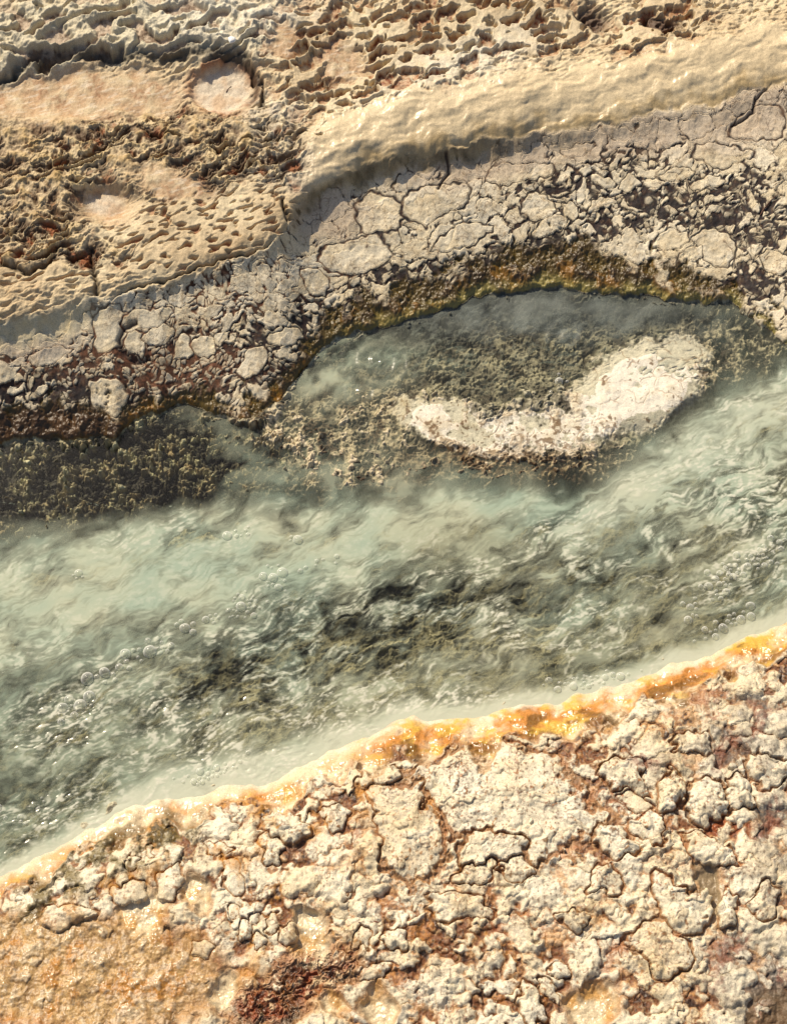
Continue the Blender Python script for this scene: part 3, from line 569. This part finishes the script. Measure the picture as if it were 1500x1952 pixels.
# ------------------------------------------------------------------ materials
def node(nt, t, **kw):
    n = nt.nodes.new(t)
    for k, v in kw.items(): setattr(n, k, v)
    return n
def new_mat(name):
    m = bpy.data.materials.new(name); m.use_nodes = True; nt = m.node_tree; nt.nodes.clear()
    return m, nt, node(nt, 'ShaderNodeOutputMaterial')
def mineral_mat():
    m, nt, out = new_mat('mineral_crust'); L = nt.links.new
    b = node(nt, 'ShaderNodeBsdfPrincipled'); L(b.outputs[0], out.inputs[0])
    ca = node(nt, 'ShaderNodeAttribute', attribute_name='mineral'); wa = node(nt, 'ShaderNodeAttribute', attribute_name='wet')
    geo = node(nt, 'ShaderNodeNewGeometry')
    n1 = node(nt, 'ShaderNodeTexNoise'); n1.inputs['Scale'].default_value = 330; n1.inputs['Detail'].default_value = 5; n1.inputs['Roughness'].default_value = .65
    n2 = node(nt, 'ShaderNodeTexNoise'); n2.inputs['Scale'].default_value = 70; n2.inputs['Detail'].default_value = 4
    for n in (n1, n2): L(geo.outputs['Position'], n.inputs['Vector'])
    mr = node(nt, 'ShaderNodeMapRange'); mr.inputs[1].default_value = .3; mr.inputs[2].default_value = .7; mr.inputs[3].default_value = .66; mr.inputs[4].default_value = 1.30
    L(n1.outputs[0], mr.inputs[0])
    mx = node(nt, 'ShaderNodeMix', data_type='RGBA', blend_type='MULTIPLY'); mx.inputs[0].default_value = 1
    L(ca.outputs['Color'], mx.inputs[6]); L(mr.outputs[0], mx.inputs[7]); L(mx.outputs[2], b.inputs['Base Color'])
    rr = node(nt, 'ShaderNodeMapRange'); rr.inputs[3].default_value = .82; rr.inputs[4].default_value = .22
    L(wa.outputs['Fac'], rr.inputs[0])
    ra = node(nt, 'ShaderNodeMath', operation='MULTIPLY_ADD'); L(n2.outputs[0], ra.inputs[0]); ra.inputs[1].default_value = .3
    rs = node(nt, 'ShaderNodeMath', operation='SUBTRACT'); L(rr.outputs[0], rs.inputs[0]); rs.inputs[1].default_value = .15
    L(rs.outputs[0], ra.inputs[2]); L(ra.outputs[0], b.inputs['Roughness'])
    bu = node(nt, 'ShaderNodeBump'); bu.inputs['Strength'].default_value = .34; bu.inputs['Distance'].default_value = .0020
    L(n1.outputs[0], bu.inputs['Height']); L(bu.outputs[0], b.inputs['Normal'])
    bs = node(nt, 'ShaderNodeMapRange'); bs.inputs[1].default_value = .45; bs.inputs[2].default_value = .85; bs.inputs[3].default_value = .34; bs.inputs[4].default_value = .07
    L(wa.outputs['Fac'], bs.inputs[0]); L(bs.outputs[0], bu.inputs['Strength'])
    b.inputs['Specular IOR Level'].default_value = .45
    return m
MIN = mineral_mat()

# ------------------------------------------------------------------ meshes out of the grid
XG, YG = np.meshgrid(AX.astype(f4), AY.astype(f4))
flatX, flatY, flatZ = XG.ravel(), YG.ravel(), Z.ravel().astype(f4)
flatC = np.concatenate([COLR.reshape(-1, 3), np.ones((COLR.size // 3, 1), f4)], 1).astype(f4); flatW = WET.ravel().astype(f4)
jj, ii = np.meshgrid(np.arange(NY - 1), np.arange(NX - 1), indexing='ij')
q0 = (jj * NX + ii).ravel(); QUADS = np.stack([q0, q0 + 1, q0 + NX + 1, q0 + NX], 1).astype(np.int32)
def mesh_from(name, co, quads, mat, colr=None, wet=None, smooth=True, extra=None):
    me = bpy.data.meshes.new(name); n = len(co); k = len(quads)
    me.vertices.add(n); me.vertices.foreach_set('co', np.ascontiguousarray(co, f4).ravel())
    me.loops.add(k * 4); me.loops.foreach_set('vertex_index', np.ascontiguousarray(quads, np.int32).ravel())
    me.polygons.add(k); me.polygons.foreach_set('loop_start', np.arange(0, 4 * k, 4, dtype=np.int32))
    me.polygons.foreach_set('use_smooth', np.full(k, smooth))
    if colr is not None:
        a = me.attributes.new('mineral', 'FLOAT_COLOR', 'POINT'); a.data.foreach_set('color', np.ascontiguousarray(colr, f4).ravel())
    if wet is not None:
        a = me.attributes.new('wet', 'FLOAT', 'POINT'); a.data.foreach_set('value', np.ascontiguousarray(wet, f4))
    for kx, vx in (extra or {}).items():
        if vx.ndim == 1: a = me.attributes.new(kx, 'FLOAT', 'POINT'); a.data.foreach_set('value', np.ascontiguousarray(vx, f4))
        else: a = me.attributes.new(kx, 'FLOAT_COLOR', 'POINT'); a.data.foreach_set('color', np.ascontiguousarray(vx, f4).ravel())
    me.update(calc_edges=True); me.materials.append(mat)
    return me
def link(name, me, label=None, cat=None, group=None, kind=None):
    o = bpy.data.objects.new(name, me); COL.objects.link(o)
    for k, v in (('label', label), ('category', cat), ('group', group), ('kind', kind)):
        if v: o[k] = v
    return o
st = STONE; fz = np.maximum(np.maximum(ZONE[:-1, :-1], ZONE[1:, :-1]), np.maximum(ZONE[:-1, 1:], ZONE[1:, 1:]))
s4 = [st[:-1, :-1], st[:-1, 1:], st[1:, 1:], st[1:, :-1]]
FS = np.where((s4[0] == s4[1]) & (s4[1] == s4[2]) & (s4[2] == s4[3]), s4[0], 0).ravel(); FZ = fz.ravel()
# which stones: the hand picked, then the largest in view
ids, cnt = np.unique(FS[FS > 0], return_counts=True)
fu = UU[:-1, :-1].ravel(); fv = VV[:-1, :-1].ravel()
sel = np.nonzero(FS > 0)[0]; order = sel[np.argsort(FS[sel], kind='stable')]
groups = {}
bounds = np.searchsorted(FS[order], ids); bounds = np.append(bounds, len(order))
far_l, near_l = [], []
def largest(f):
    r, c = f // (NX - 1), f % (NX - 1); r0, c0 = r.min() - 1, c.min() - 1
    lab = np.zeros((r.max() - r0 + 2, c.max() - c0 + 2), np.int64); lab[r - r0, c - c0] = np.arange(1, len(f) + 1); on = lab > 0
    for _ in range(3000):
        n = lab.copy()
        n[1:] = np.maximum(n[1:], lab[:-1]); n[:-1] = np.maximum(n[:-1], lab[1:]); n[:, 1:] = np.maximum(n[:, 1:], lab[:, :-1]); n[:, :-1] = np.maximum(n[:, :-1], lab[:, 1:])
        n *= on
        if (n == lab).all(): break
        lab = n
    l = lab[r - r0, c - c0]; k, ct = np.unique(l, return_counts=True)
    return f[l == k[ct.argmax()]]
for i, k in enumerate(ids):
    f = order[bounds[i]:bounds[i + 1]]
    if len(f) < 80: continue
    f = largest(f)
    cu, cv = float(fu[f].mean()), float(fv[f].mean())
    if len(f) < 80 or not (-20 < cu < 1520 and -20 < cv < 1972): continue
    hand = (k < 1000) or (400000 < k < 400900)
    (far_l if k < 400000 else near_l).append((not hand, -len(f), k, f, cu, cv))
far_l.sort(key=lambda t: t[:3]); near_l.sort(key=lambda t: t[:3])
far_l = far_l[:270]; near_l = near_l[:290]
inner_drop = np.zeros(NX * NY, bool)
taken = np.zeros(len(FS), bool)
def make_stone(name, f, label, cat, group, thick=.012):
    q = QUADS[f]; vid, inv = np.unique(q, return_inverse=True); q = inv.reshape(-1, 4); n = len(vid)
    top = np.stack([flatX[vid], flatY[vid], flatZ[vid]], 1)
    e = np.concatenate([q[:, [0, 1]], q[:, [1, 2]], q[:, [2, 3]], q[:, [3, 0]]])
    key = e.min(1).astype(np.int64) * n + e.max(1); uq, ix, ct = np.unique(key, return_index=True, return_counts=True)
    be = e[ix[ct == 1]]
    onb = np.zeros(n, bool); onb[be.ravel()] = True
    inner_drop[vid[~onb]] = True
    org = top.mean(0); org[2] = top[:, 2].min()
    bot = top.copy(); bot[:, 2] -= thick
    co = np.concatenate([top, bot]) - org
    skirt = np.stack([be[:, 1], be[:, 0], be[:, 0] + n, be[:, 1] + n], 1)
    quads = np.concatenate([q, q[:, ::-1] + n, skirt])
    me = mesh_from(name, co, quads, MIN, np.concatenate([flatC[vid]] * 2), np.concatenate([flatW[vid]] * 2))
    o = link(name, me, label, cat, group); o.location = org
    return o
DIRS = ['right of', 'lower right of', 'below', 'lower left of', 'left of', 'upper left of', 'above', 'upper right of']
ORD = ['nearest', 'second', 'third', 'fourth', 'fifth', 'sixth', 'seventh', 'eighth', 'ninth', 'tenth', 'eleventh', 'twelfth']
def short(lb):
    return lb
def stones(lst, hand, off, name, noun, group):
    marks = {}
    used = {}
    items = []
    for (nh, negn, k, f, cu, cv) in lst:
        if not nh:
            h = hand[k - off - 1]; marks[k] = (cu, cv, h[-1]); make_stone(name, f, h[-1], 'stone', group)
        else: items.append((k, f, cu, cv, -negn))
    mk = list(marks.values())
    todo = []
    for k, f, cu, cv, n in items:
        d, b = min((math.hypot(cu - a[0], cv - a[1]), i) for i, a in enumerate(mk))
        di = int(round(math.atan2(cv - mk[b][1], cu - mk[b][0]) / (math.pi / 4))) % 8
        todo.append((d, b, di, f, n))
    todo.sort(key=lambda t: t[0])
    for d, b, di, f, n in todo:
        r = used.get((b, di), 0); used[(b, di)] = r + 1
        base = ' '.join(mk[b][2].split(',')[0].split()[:7])
        sz = 'small' if n < 400 else ('mid sized' if n < 1250 else 'broad')
        lb = f"{sz} {noun}, {ORD[min(r, 11)]} one {DIRS[di]} the {base}"
        lb = ' '.join(lb.split()[:16])
        make_stone(name, f, lb, 'stone', group)
stones(far_l, FAR_STONES, 0, 'stone_plate', 'pale plate', 'pale stone plates set in the cracked far bank')
stones(near_l, NEAR_STONES, 400000, 'mineral_knob', 'pale knob', 'pale mineral knobs on the near bank')
gz = flatZ - np.where(inner_drop, .006, 0).astype(f4)
def part_mesh(name, mask, label, cat=None, kind='structure'):
    q = QUADS[mask]; vid, inv = np.unique(q, return_inverse=True)
    me = mesh_from(name, np.stack([flatX[vid], flatY[vid], gz[vid]], 1), inv.reshape(-1, 4), MIN, flatC[vid], flatW[vid])
    return link(name, me, label, cat, None, kind)
led = (FS == -1)
part_mesh('far_bank_ground', (FZ == 0) & ~led, 'cream and tan mineral terrace and cracked slope beyond the stream')
part_mesh('stream_bed', (FZ == 1) & ~led, 'dark pebbly mossy bed under the hot stream')
part_mesh('near_bank_ground', (FZ == 2) & ~led, 'lumpy pale crust of the near bank with orange shore')
lo = part_mesh('rock_ledge', led, 'white worn rock ledge lying just awash between the pool and the milky stream', 'rock', None)

# ------------------------------------------------------------------ water
def water():
    bx = np.linspace(-1.9, 1.9, 1150); by0 = ground(np.float64(750), np.linspace(430, 1860, 1000))[1][::-1]
    x, y = np.meshgrid(bx.astype(f4), by0.astype(f4)); X = x / f4(PX); Y = -y / f4(PX) * f4(.92)
    u, v = pix(x, y, np.zeros_like(x))
    w1 = fbm(X / 90, Y / 90, 4, 61); w2 = fbm(X / 90, Y / 90, 4, 62)
    uw = u + 22 * w1; vw = v + 22 * w2
    a = X * .88 - Y * .47 + 20 * w1; b = X * .47 + Y * .88 + 20 * w2
    st = fbm(a / 84, b / 30, 6, 63, .55); st2 = fbm(a / 26, b / 7, 4, 64, .6); bi = fbm(X / 200, Y / 120, 4, 65); fi = fbm(X / 12, Y / 10, 3, 66)
    sh = shore(u); dr = drop(u); wl = waterline(u)
    def band(pts, wd):
        p = np.array(pts, float); vv = np.interp(u, p[:, 0], p[:, 1]).astype(f4); ww = np.interp(u, p[:, 0], p[:, 2]).astype(f4)
        return np.exp(-np.abs((vw - vv) / (ww * wd * 1.1)) ** 1.5)
    b1 = band([(-600, 1330, 110), (0, 1180, 95), (200, 1130, 80), (400, 1100, 72), (600, 1060, 62), (800, 1000, 58), (1000, 965, 45), (1060, 960, 6), (1500, 800, .1)], 1)
    b2 = band([(1040, 1030, .1), (1100, 1005, 34), (1200, 930, 66), (1300, 870, 74), (1400, 815, 66), (1500, 775, 60), (2100, 600, 70)], 1)
    b3 = band([(1150, 960, .1), (1300, 960, 36), (1400, 950, 70), (1500, 930, 90), (2100, 800, 90)], 1)
    dl = sh - v
    fr = ss(1, .2, dl / np.interp(u, [0, 150, 330, 560, 700, 900, 1100, 1300, 1500], [34, 46, 96, 90, 60, 46, 40, 44, 50]).astype(f4) + .35 * st)
    deep = ss(-25, 40, v - dr)
    lowl = blobs(uw, vw, [(60, 1480, 330, 170, -20, .5)])
    midm = blobs(uw, vw, [(700, 1330, 420, 60, -12, .6), (880, 1060, 130, 70, 0, .5), (1150, 1240, 220, 60, -15, .6), (1300, 1120, 150, 70, -20, .7)])
    cl = fbm((a + 14 * w2) / 95, (b + 14 * w1) / 52, 6, 67, .55)
    moss_ = blobs(u, v, [(200, 910, 340, 110, -8, .4)])
    milk_haze = .05 + .05 * ss(0, .5, bi) + deep * .24 * ss(.05, .5, .4 * st2 + .8 * cl + .4 * st)
    milk_haze = milk_haze + deep * (.25 + .28 * st + .20 * st2 + .18 * cl) + .70 * np.maximum(b1, b2) * np.clip(.88 + .35 * cl + .3 * st + .25 * st2, 0, 1.1) + .60 * b3 * ss(-.3, .4, st + .5 * st2)
    milk_haze = milk_haze - .14 * moss_ * (1 - deep) * ss(120, 30, v - 900 + .12 * u) + .78 * fr + .26 * lowl * ss(-.4, .4, cl + st) + .22 * midm * ss(-.2, .4, st)
    milk_haze = milk_haze - .03 * blobs(u, v, [(1000, 680, 350, 90, 0, .5)]) + .16 * ss(.05, .5, st2 + .4 * st) * blobs(u, v, [(900, 660, 280, 80, 0, .5)]) + .38 * blobs(uw, vw, [(1050, 598, 340, 36, 2, .7), (690, 690, 120, 60, -15, .7)]) * np.clip(.7 + cl, 0, 1.3) + .40 * blobs(uw, vw, [(650, 930, 200, 60, 0, .7), (300, 1020, 340, 50, -8, .8), (620, 700, 60, 70, 0, .8), (480, 880, 160, 60, 30, .8)]) * ss(-.5, .4, cl)  # steam haze over the mossy edge is painted in as extra milk
    milk_haze = milk_haze - .25 * blobs(uw, vw, [(720, 1190, 260, 80, -10, .5), (1130, 1090, 60, 34, 0, .5), (430, 1290, 120, 60, -15, .6), (150, 890, 260, 80, 0, .5)])
    foam_glint = blobs(uw, vw, [(965, 1205, 46, 30, 50, .6), (940, 1165, 30, 20, 30, .6), (400, 1420, 90, 40, 30, .7), (340, 1360, 90, 50, 20, .8), (600, 1370, 130, 22, 10, .7), (820, 1335, 160, 18, -4, .7), (1035, 1010, 24, 16, 0, .6), (1440, 960, 80, 70, 0, .8), (1430, 1060, 90, 26, -25, .6),
                          (130, 1370, 100, 60, -30, .8), (130, 1540, 110, 40, -25, .8), (1230, 735, 80, 40, -18, .9)])
    foam_glint = np.maximum(foam_glint, .75 * deep * ss(-.1, .4, cl + .5 * bi) * (1 - .7 * b1)) * ss(-.02, .5, .8 * st2 + .5 * fi + .3 * pn(X / 6, Y / 4.5, 69) + .05)  # foam, with sun glints at lower left painted in as white streaks
    mc = mix(mix(np.broadcast_to(C(192, 196, 170), x.shape + (3,)), C(166, 182, 162), np.clip(.5 + bi + .4 * st, 0, 1)), C(206, 208, 186), np.clip(fr * .8 + .5 * b2, 0, 1))
    mc = mix(mc, C(146, 152, 148), blobs(uw, vw, [(1040, 600, 360, 60, 2, .6)]) * .8); mc = mix(mc, C(142, 154, 134), lowl * (1 - fr) * .8)
    mc = mix(mc, C(168, 166, 138), midm * .6 * (1 - fr)); mc = mix(mc, C(232, 228, 210), np.clip(foam_glint, 0, 1) * .8)
    ledw = blobs(u, v, [(890, 815, 150, 50, 8, .5), (1070, 800, 170, 56, -8, .5), (1225, 738, 140, 90, -18, .4)]); milk_haze = lerp(milk_haze, .01 + .10 * ss(.0, .45, st2 + .5 * st) * ss(1050, 1200, u), ledw)
    milk_haze = np.clip(milk_haze + .5 * foam_glint, .0, .97)
    rough = blobs(uw, vw, [(440, 1400, 220, 80, 10, .6), (130, 1380, 130, 60, -30, .6), (90, 1560, 130, 70, -25, .6), (700, 1350, 300, 50, -10, .7), (1430, 1000, 140, 120, -20, .7), (1250, 740, 110, 60, -15, .7)]) * ss(-.25, .4, fbm(X / 55, Y / 30, 3, 68))
    h = deep * (.0013 * cl + .0006 * st) * (1 - .75 * b1) * np.where(u < 700, .8, 1) + (.0004 * st2 + .00035 * fi) * (.25 + .75 * deep + 1.1 * blobs(u, v, [(1000, 650, 360, 90, 0, .5)])) * (1 - .6 * b1) + rough * (.0014 * st2 + .0007 * fi)
    # rings spreading from where springs well up in the pool
    for cu, cv, r0 in ((720, 690, 60), (1080, 640, 50), (690, 745, 34)):
        r = np.hypot(u - cu, (v - cv) * 1.25); h = h + .0020 * np.sin(r / 4.2 + 3 * w1) * np.exp(-(r / r0) ** 2)
    h = h * ss(0, 14, dl) + .0006
    keep = (v[:-1, :-1] > wl[:-1, :-1] - 26) & (v[:-1, :-1] < sh[:-1, :-1] + 22)
    NXw, NYw = len(bx), len(by0); j, i = np.meshgrid(np.arange(NYw - 1), np.arange(NXw - 1), indexing='ij')
    k0 = (j * NXw + i)[keep]; q = np.stack([k0, k0 + 1, k0 + NXw + 1, k0 + NXw], 1)
    vid, inv = np.unique(q, return_inverse=True)
    m, nt, out = new_mat('hot_spring_water'); L = nt.links.new
    tr = node(nt, 'ShaderNodeBsdfTransparent'); tr.inputs[0].default_value = (.965, .975, .94, 1)
    df = node(nt, 'ShaderNodeBsdfDiffuse'); ca = node(nt, 'ShaderNodeAttribute', attribute_name='milk_colour'); L(ca.outputs['Color'], df.inputs[0])
    ma = node(nt, 'ShaderNodeAttribute', attribute_name='milk_haze')
    mx = node(nt, 'ShaderNodeMixShader'); L(ma.outputs['Fac'], mx.inputs[0]); L(tr.outputs[0], mx.inputs[1]); L(df.outputs[0], mx.inputs[2])
    geo = node(nt, 'ShaderNodeNewGeometry'); mp = node(nt, 'ShaderNodeMapping'); mp.inputs['Rotation'].default_value = (0, 0, R(-24)); mp.inputs['Scale'].default_value = (24, 80, 60)
    L(geo.outputs['Position'], mp.inputs[0]); nz = node(nt, 'ShaderNodeTexNoise'); nz.inputs['Scale'].default_value = 1; nz.inputs['Detail'].default_value = 3; nz.inputs['Distortion'].default_value = .6
    L(mp.outputs[0], nz.inputs['Vector']); bu = node(nt, 'ShaderNodeBump'); bu.inputs['Distance'].default_value = .004; ru_ = node(nt, 'ShaderNodeAttribute', attribute_name='choppy'); L(ru_.outputs['Fac'], bu.inputs['Strength'])
    L(nz.outputs[0], bu.inputs['Height'])
    gl = node(nt, 'ShaderNodeBsdfGlossy'); gl.inputs['Roughness'].default_value = .17; L(bu.outputs[0], gl.inputs['Normal'])
    fr_ = node(nt, 'ShaderNodeFresnel'); fr_.inputs[0].default_value = 1.33; L(bu.outputs[0], fr_.inputs['Normal'])
    m2 = node(nt, 'ShaderNodeMixShader'); L(fr_.outputs[0], m2.inputs[0]); L(mx.outputs[0], m2.inputs[1]); L(gl.outputs[0], m2.inputs[2]); L(m2.outputs[0], out.inputs[0])
    me = mesh_from('stream_water', np.stack([x.ravel()[vid], y.ravel()[vid], h.ravel()[vid]], 1), inv.reshape(-1, 4), m,
                   extra={'milk_haze': milk_haze.ravel()[vid], 'choppy': (.04 + .13 * rough).ravel()[vid], 'milk_colour': np.concatenate([mc.reshape(-1, 3), np.ones((mc.size // 3, 1), f4)], 1)[vid]})
    link('stream_water', me, 'milky green hot spring water streaming between the banks', None, None, 'structure')
water()

# ------------------------------------------------------------------ bubbles on the water
def bubble_mat():
    m, nt, out = new_mat('bubble_film'); L = nt.links.new
    tr = node(nt, 'ShaderNodeBsdfTransparent'); tr.inputs[0].default_value = (.95, .96, .93, 1)
    gl = node(nt, 'ShaderNodeBsdfPrincipled'); gl.inputs['Base Color'].default_value = (.98, .98, .94, 1); gl.inputs['Roughness'].default_value = .10; gl.inputs['Specular IOR Level'].default_value = 1.0
    lw = node(nt, 'ShaderNodeLayerWeight'); lw.inputs[0].default_value = .5
    pw = node(nt, 'ShaderNodeMath', operation='POWER'); L(lw.outputs['Facing'], pw.inputs[0]); pw.inputs[1].default_value = 1.6
    mr = node(nt, 'ShaderNodeMapRange'); mr.inputs[3].default_value = .08; mr.inputs[4].default_value = 1.0; L(pw.outputs[0], mr.inputs[0])
    mx = node(nt, 'ShaderNodeMixShader'); L(mr.outputs[0], mx.inputs[0]); L(tr.outputs[0], mx.inputs[1]); L(gl.outputs[0], mx.inputs[2]); L(mx.outputs[0], out.inputs[0])
    return m
BUB = bubble_mat()
def dome_mesh():
    ns, nr = 20, 8; co = []; q = []
    for k in range(nr + 1):
        t = k / nr * R(84) + R(6)
        for s in range(ns):
            p = 2 * math.pi * s / ns; co.append((math.cos(p) * math.cos(R(90) - t), math.sin(p) * math.cos(R(90) - t), math.sin(R(90) - t) * .92))
    for k in range(nr):
        for s in range(ns): q.append((k * ns + s, (k + 1) * ns + s, (k + 1) * ns + (s + 1) % ns, k * ns + (s + 1) % ns))
    # a cap of quads over the top ring
    for s in range(0, ns // 2 - 1):
        q.append((s, s + 1, (ns - 2 - s) % ns, (ns - 1 - s) % ns))
    return mesh_from('bubble', np.array(co), np.array(q), BUB)
DOME = dome_mesh()
RAFTS = [  # (u, v, spread u, spread v, rotation, count, smallest, largest radius in px, where)
 (290, 1238, 34, 12, -14, 14, 4, 15, 'raft of bubbles at the lower edge of the milky band'),
 (205, 1285, 34, 10, -14, 9, 5, 15, 'short bubble chain left of the bigger raft'),
 (352, 1195, 12, 10, 0, 5, 5, 12, 'knot of bubbles in a dark dimple right of the raft'),
 (405, 1180, 14, 7, 0, 6, 4, 8, 'pair of shiny bubbles with tiny ones beside the dimple'),
 (462, 1155, 26, 18, -20, 26, 3, 11, 'crowded bubble patch at the middle of the milky band'),
 (522, 1100, 18, 22, -50, 12, 3, 12, 'bubble string climbing the milky band'),
 (455, 1017, 26, 10, 0, 7, 3, 11, 'few bubbles at the mossy edge of the milky band'),
 (562, 1030, 6, 5, 0, 3, 3, 12, 'lone ringed bubble on the milky band'),
 (150, 1096, 6, 5, 0, 4, 3, 9, 'lone bubble at the left of the milky band'),
 (145, 1345, 30, 16, -20, 12, 3, 15, 'bubbles in the sparkling water near the left edge'),
 (1430, 1070, 60, 18, -24, 44, 4, 10, 'dense pebbly froth by the right edge'),
 (1375, 1120, 14, 28, 20, 12, 4, 10, 'linked round bubbles under the froth'),
 (1315, 1165, 10, 24, 10, 8, 4, 10, 'bubbles round the upwelling at the right'),
 (1395, 1185, 44, 10, -26, 18, 4, 11, 'row of thin ringed bubbles by the right shore'),
 (1120, 1298, 70, 10, -8, 30, 3, 9, 'string of bubbles along the orange shore'),
 (400, 1475, 50, 12, -20, 26, 3, 8, 'froth edging the pale shallows at lower left'),
 (600, 1080, 60, 10, -20, 7, 3, 6, 'scattered small bubbles on the milky band'),
 (70, 1560, 60, 36, -20, 10, 3, 8, 'scattered bubbles in the green water at lower left'),
 (1060, 600 + 130, 16, 20, 20, 6, 4, 11, 'glassy bubbles welling up above the white ledge'),
]
for (bu_, bv_, su, sv, ro, n, r0, r1, where) in RAFTS:
    placed = []; ca, sa = math.cos(R(ro)), math.sin(R(ro)); tries = 0
    while len(placed) < n and tries < 4000:
        tries += 1
        p, q = random.gauss(0, .55) * su, random.gauss(0, .55) * sv
        r = r0 + (r1 - r0) * (random.random() ** 2.2) if placed else r1
        cu, cv = bu_ + p * ca - q * sa, bv_ + p * sa + q * ca
        if any(math.hypot(cu - a, cv - b) < (r + c) * .86 for a, b, c in placed): continue
        placed.append((cu, cv, r))
    placed.sort(key=lambda t: -t[2])
    for k, (cu, cv, r) in enumerate(placed):
        gx, gy = ground(cu, cv)
        size = 'largest' if k == 0 else (ORD[k] + ' largest' if k < 5 else 'tiny')
        o = link('bubble', DOME, f"{size} bubble in the {where}" if k < 5 else f"tiny clear bubble in the {where}", 'bubble', where)
        o.location = (gx, gy, .001); o.scale = (r * PX * .85, r * PX * .85 * random.uniform(.85, 1.1), r * PX * random.uniform(.45, .8)); o.rotation_euler.z = random.random() * 6
# ------------------------------------------------------------------ twigs and the white pebble
def zat(u, v):
    k = np.argmin(np.where((np.abs(UU - u) < 4) & (np.abs(VV - v) < 4), (UU - u) ** 2 + (VV - v) ** 2, 1e9)); return flatX[k], flatY[k], flatZ[k]
def plain(name, c, rough):
    m, nt, out = new_mat(name); b = node(nt, 'ShaderNodeBsdfPrincipled'); nt.links.new(b.outputs[0], out.inputs[0]); b.inputs['Roughness'].default_value = rough
    nz = node(nt, 'ShaderNodeTexNoise'); nz.inputs['Scale'].default_value = 300; cr = node(nt, 'ShaderNodeMix', data_type='RGBA'); nt.links.new(nz.outputs[0], cr.inputs[0])
    cr.inputs[6].default_value = (*(c * .6), 1); cr.inputs[7].default_value = (*(c * 1.3), 1); nt.links.new(cr.outputs[2], b.inputs['Base Color']); return m
def twig(u0, v0, u1, v1, rad, mat, label):
    a = np.array(zat(u0, v0)); b = np.array(zat(u1, v1)); n = 9; ns = 7; co = []; q = []
    d = (b - a); side = np.array([-d[1], d[0], 0]) / (np.linalg.norm(d[:2]) + 1e-9)
    for k in range(n):
        t = k / (n - 1); c = a + d * t + side * .05 * np.linalg.norm(d) * math.sin(3 * t) + np.array([0, 0, rad * 1.1]); rr = rad * (1 - .6 * t) * (1 if 0 < k < n - 1 else .4)
        for s in range(ns):
            p = 2 * math.pi * s / ns; co.append(c + side * rr * math.cos(p) + np.array([0, 0, 1]) * rr * math.sin(p))
    for k in range(n - 1):
        for s in range(ns): q.append((k * ns + s, k * ns + (s + 1) % ns, (k + 1) * ns + (s + 1) % ns, (k + 1) * ns + s))
    q.append((0, 1, 2, 3)); q.append((0, 3, 4, 5)); q.append((0, 5, 6, 6 - 0)) if False else None
    link('twig', mesh_from('twig', np.array(co), np.array(q), mat), label, 'twig')
TW = plain('twig_bark', C(92, 56, 36), .7); TR = plain('red_twig_bark', C(120, 40, 24), .6)
twig(430, 167, 441, 156, .0018, TW, 'tiny brown twig lying on the white disc shaped pool')
twig(684, 1761, 722, 1760, .0026, TR, 'dark red twig lying across the near bank knobs')
twig(1448, 410, 1482, 372, .0022, TW, 'thin dark stem lying on the cracked slope near the right edge')
def fleck():
    x, y, z = zat(443, 84); rs = random.Random(3); bm_co = []; q = []; ns, nr = 10, 5
    prof = [rs.uniform(.75, 1.15) for _ in range(ns)]
    for k in range(nr + 1):
        t = math.pi * (.04 + .92 * k / nr)
        for s in range(ns):
            p = 2 * math.pi * s / ns; bm_co.append((.016 * prof[s] * math.sin(t) * math.cos(p), .014 * prof[s] * math.sin(t) * math.sin(p), .008 * math.cos(t)))
    for k in range(nr):
        for s in range(ns): q.append((k * ns + s, (k + 1) * ns + s, (k + 1) * ns + (s + 1) % ns, k * ns + (s + 1) % ns))
    for b in (0, nr * ns):
        for s in range(ns // 2 - 1): q.append((b + s, b + s + 1, b + ns - 2 - s, b + ns - 1 - s))
    o = link('pebble', mesh_from('pebble', np.array(bm_co), np.array(q), plain('white_quartz', C(240, 240, 236, .95), .45), smooth=False), 'single bright white pebble in the dark crevice above the disc pool', 'pebble')
    o.location = (x, y, z + .006)
fleck()
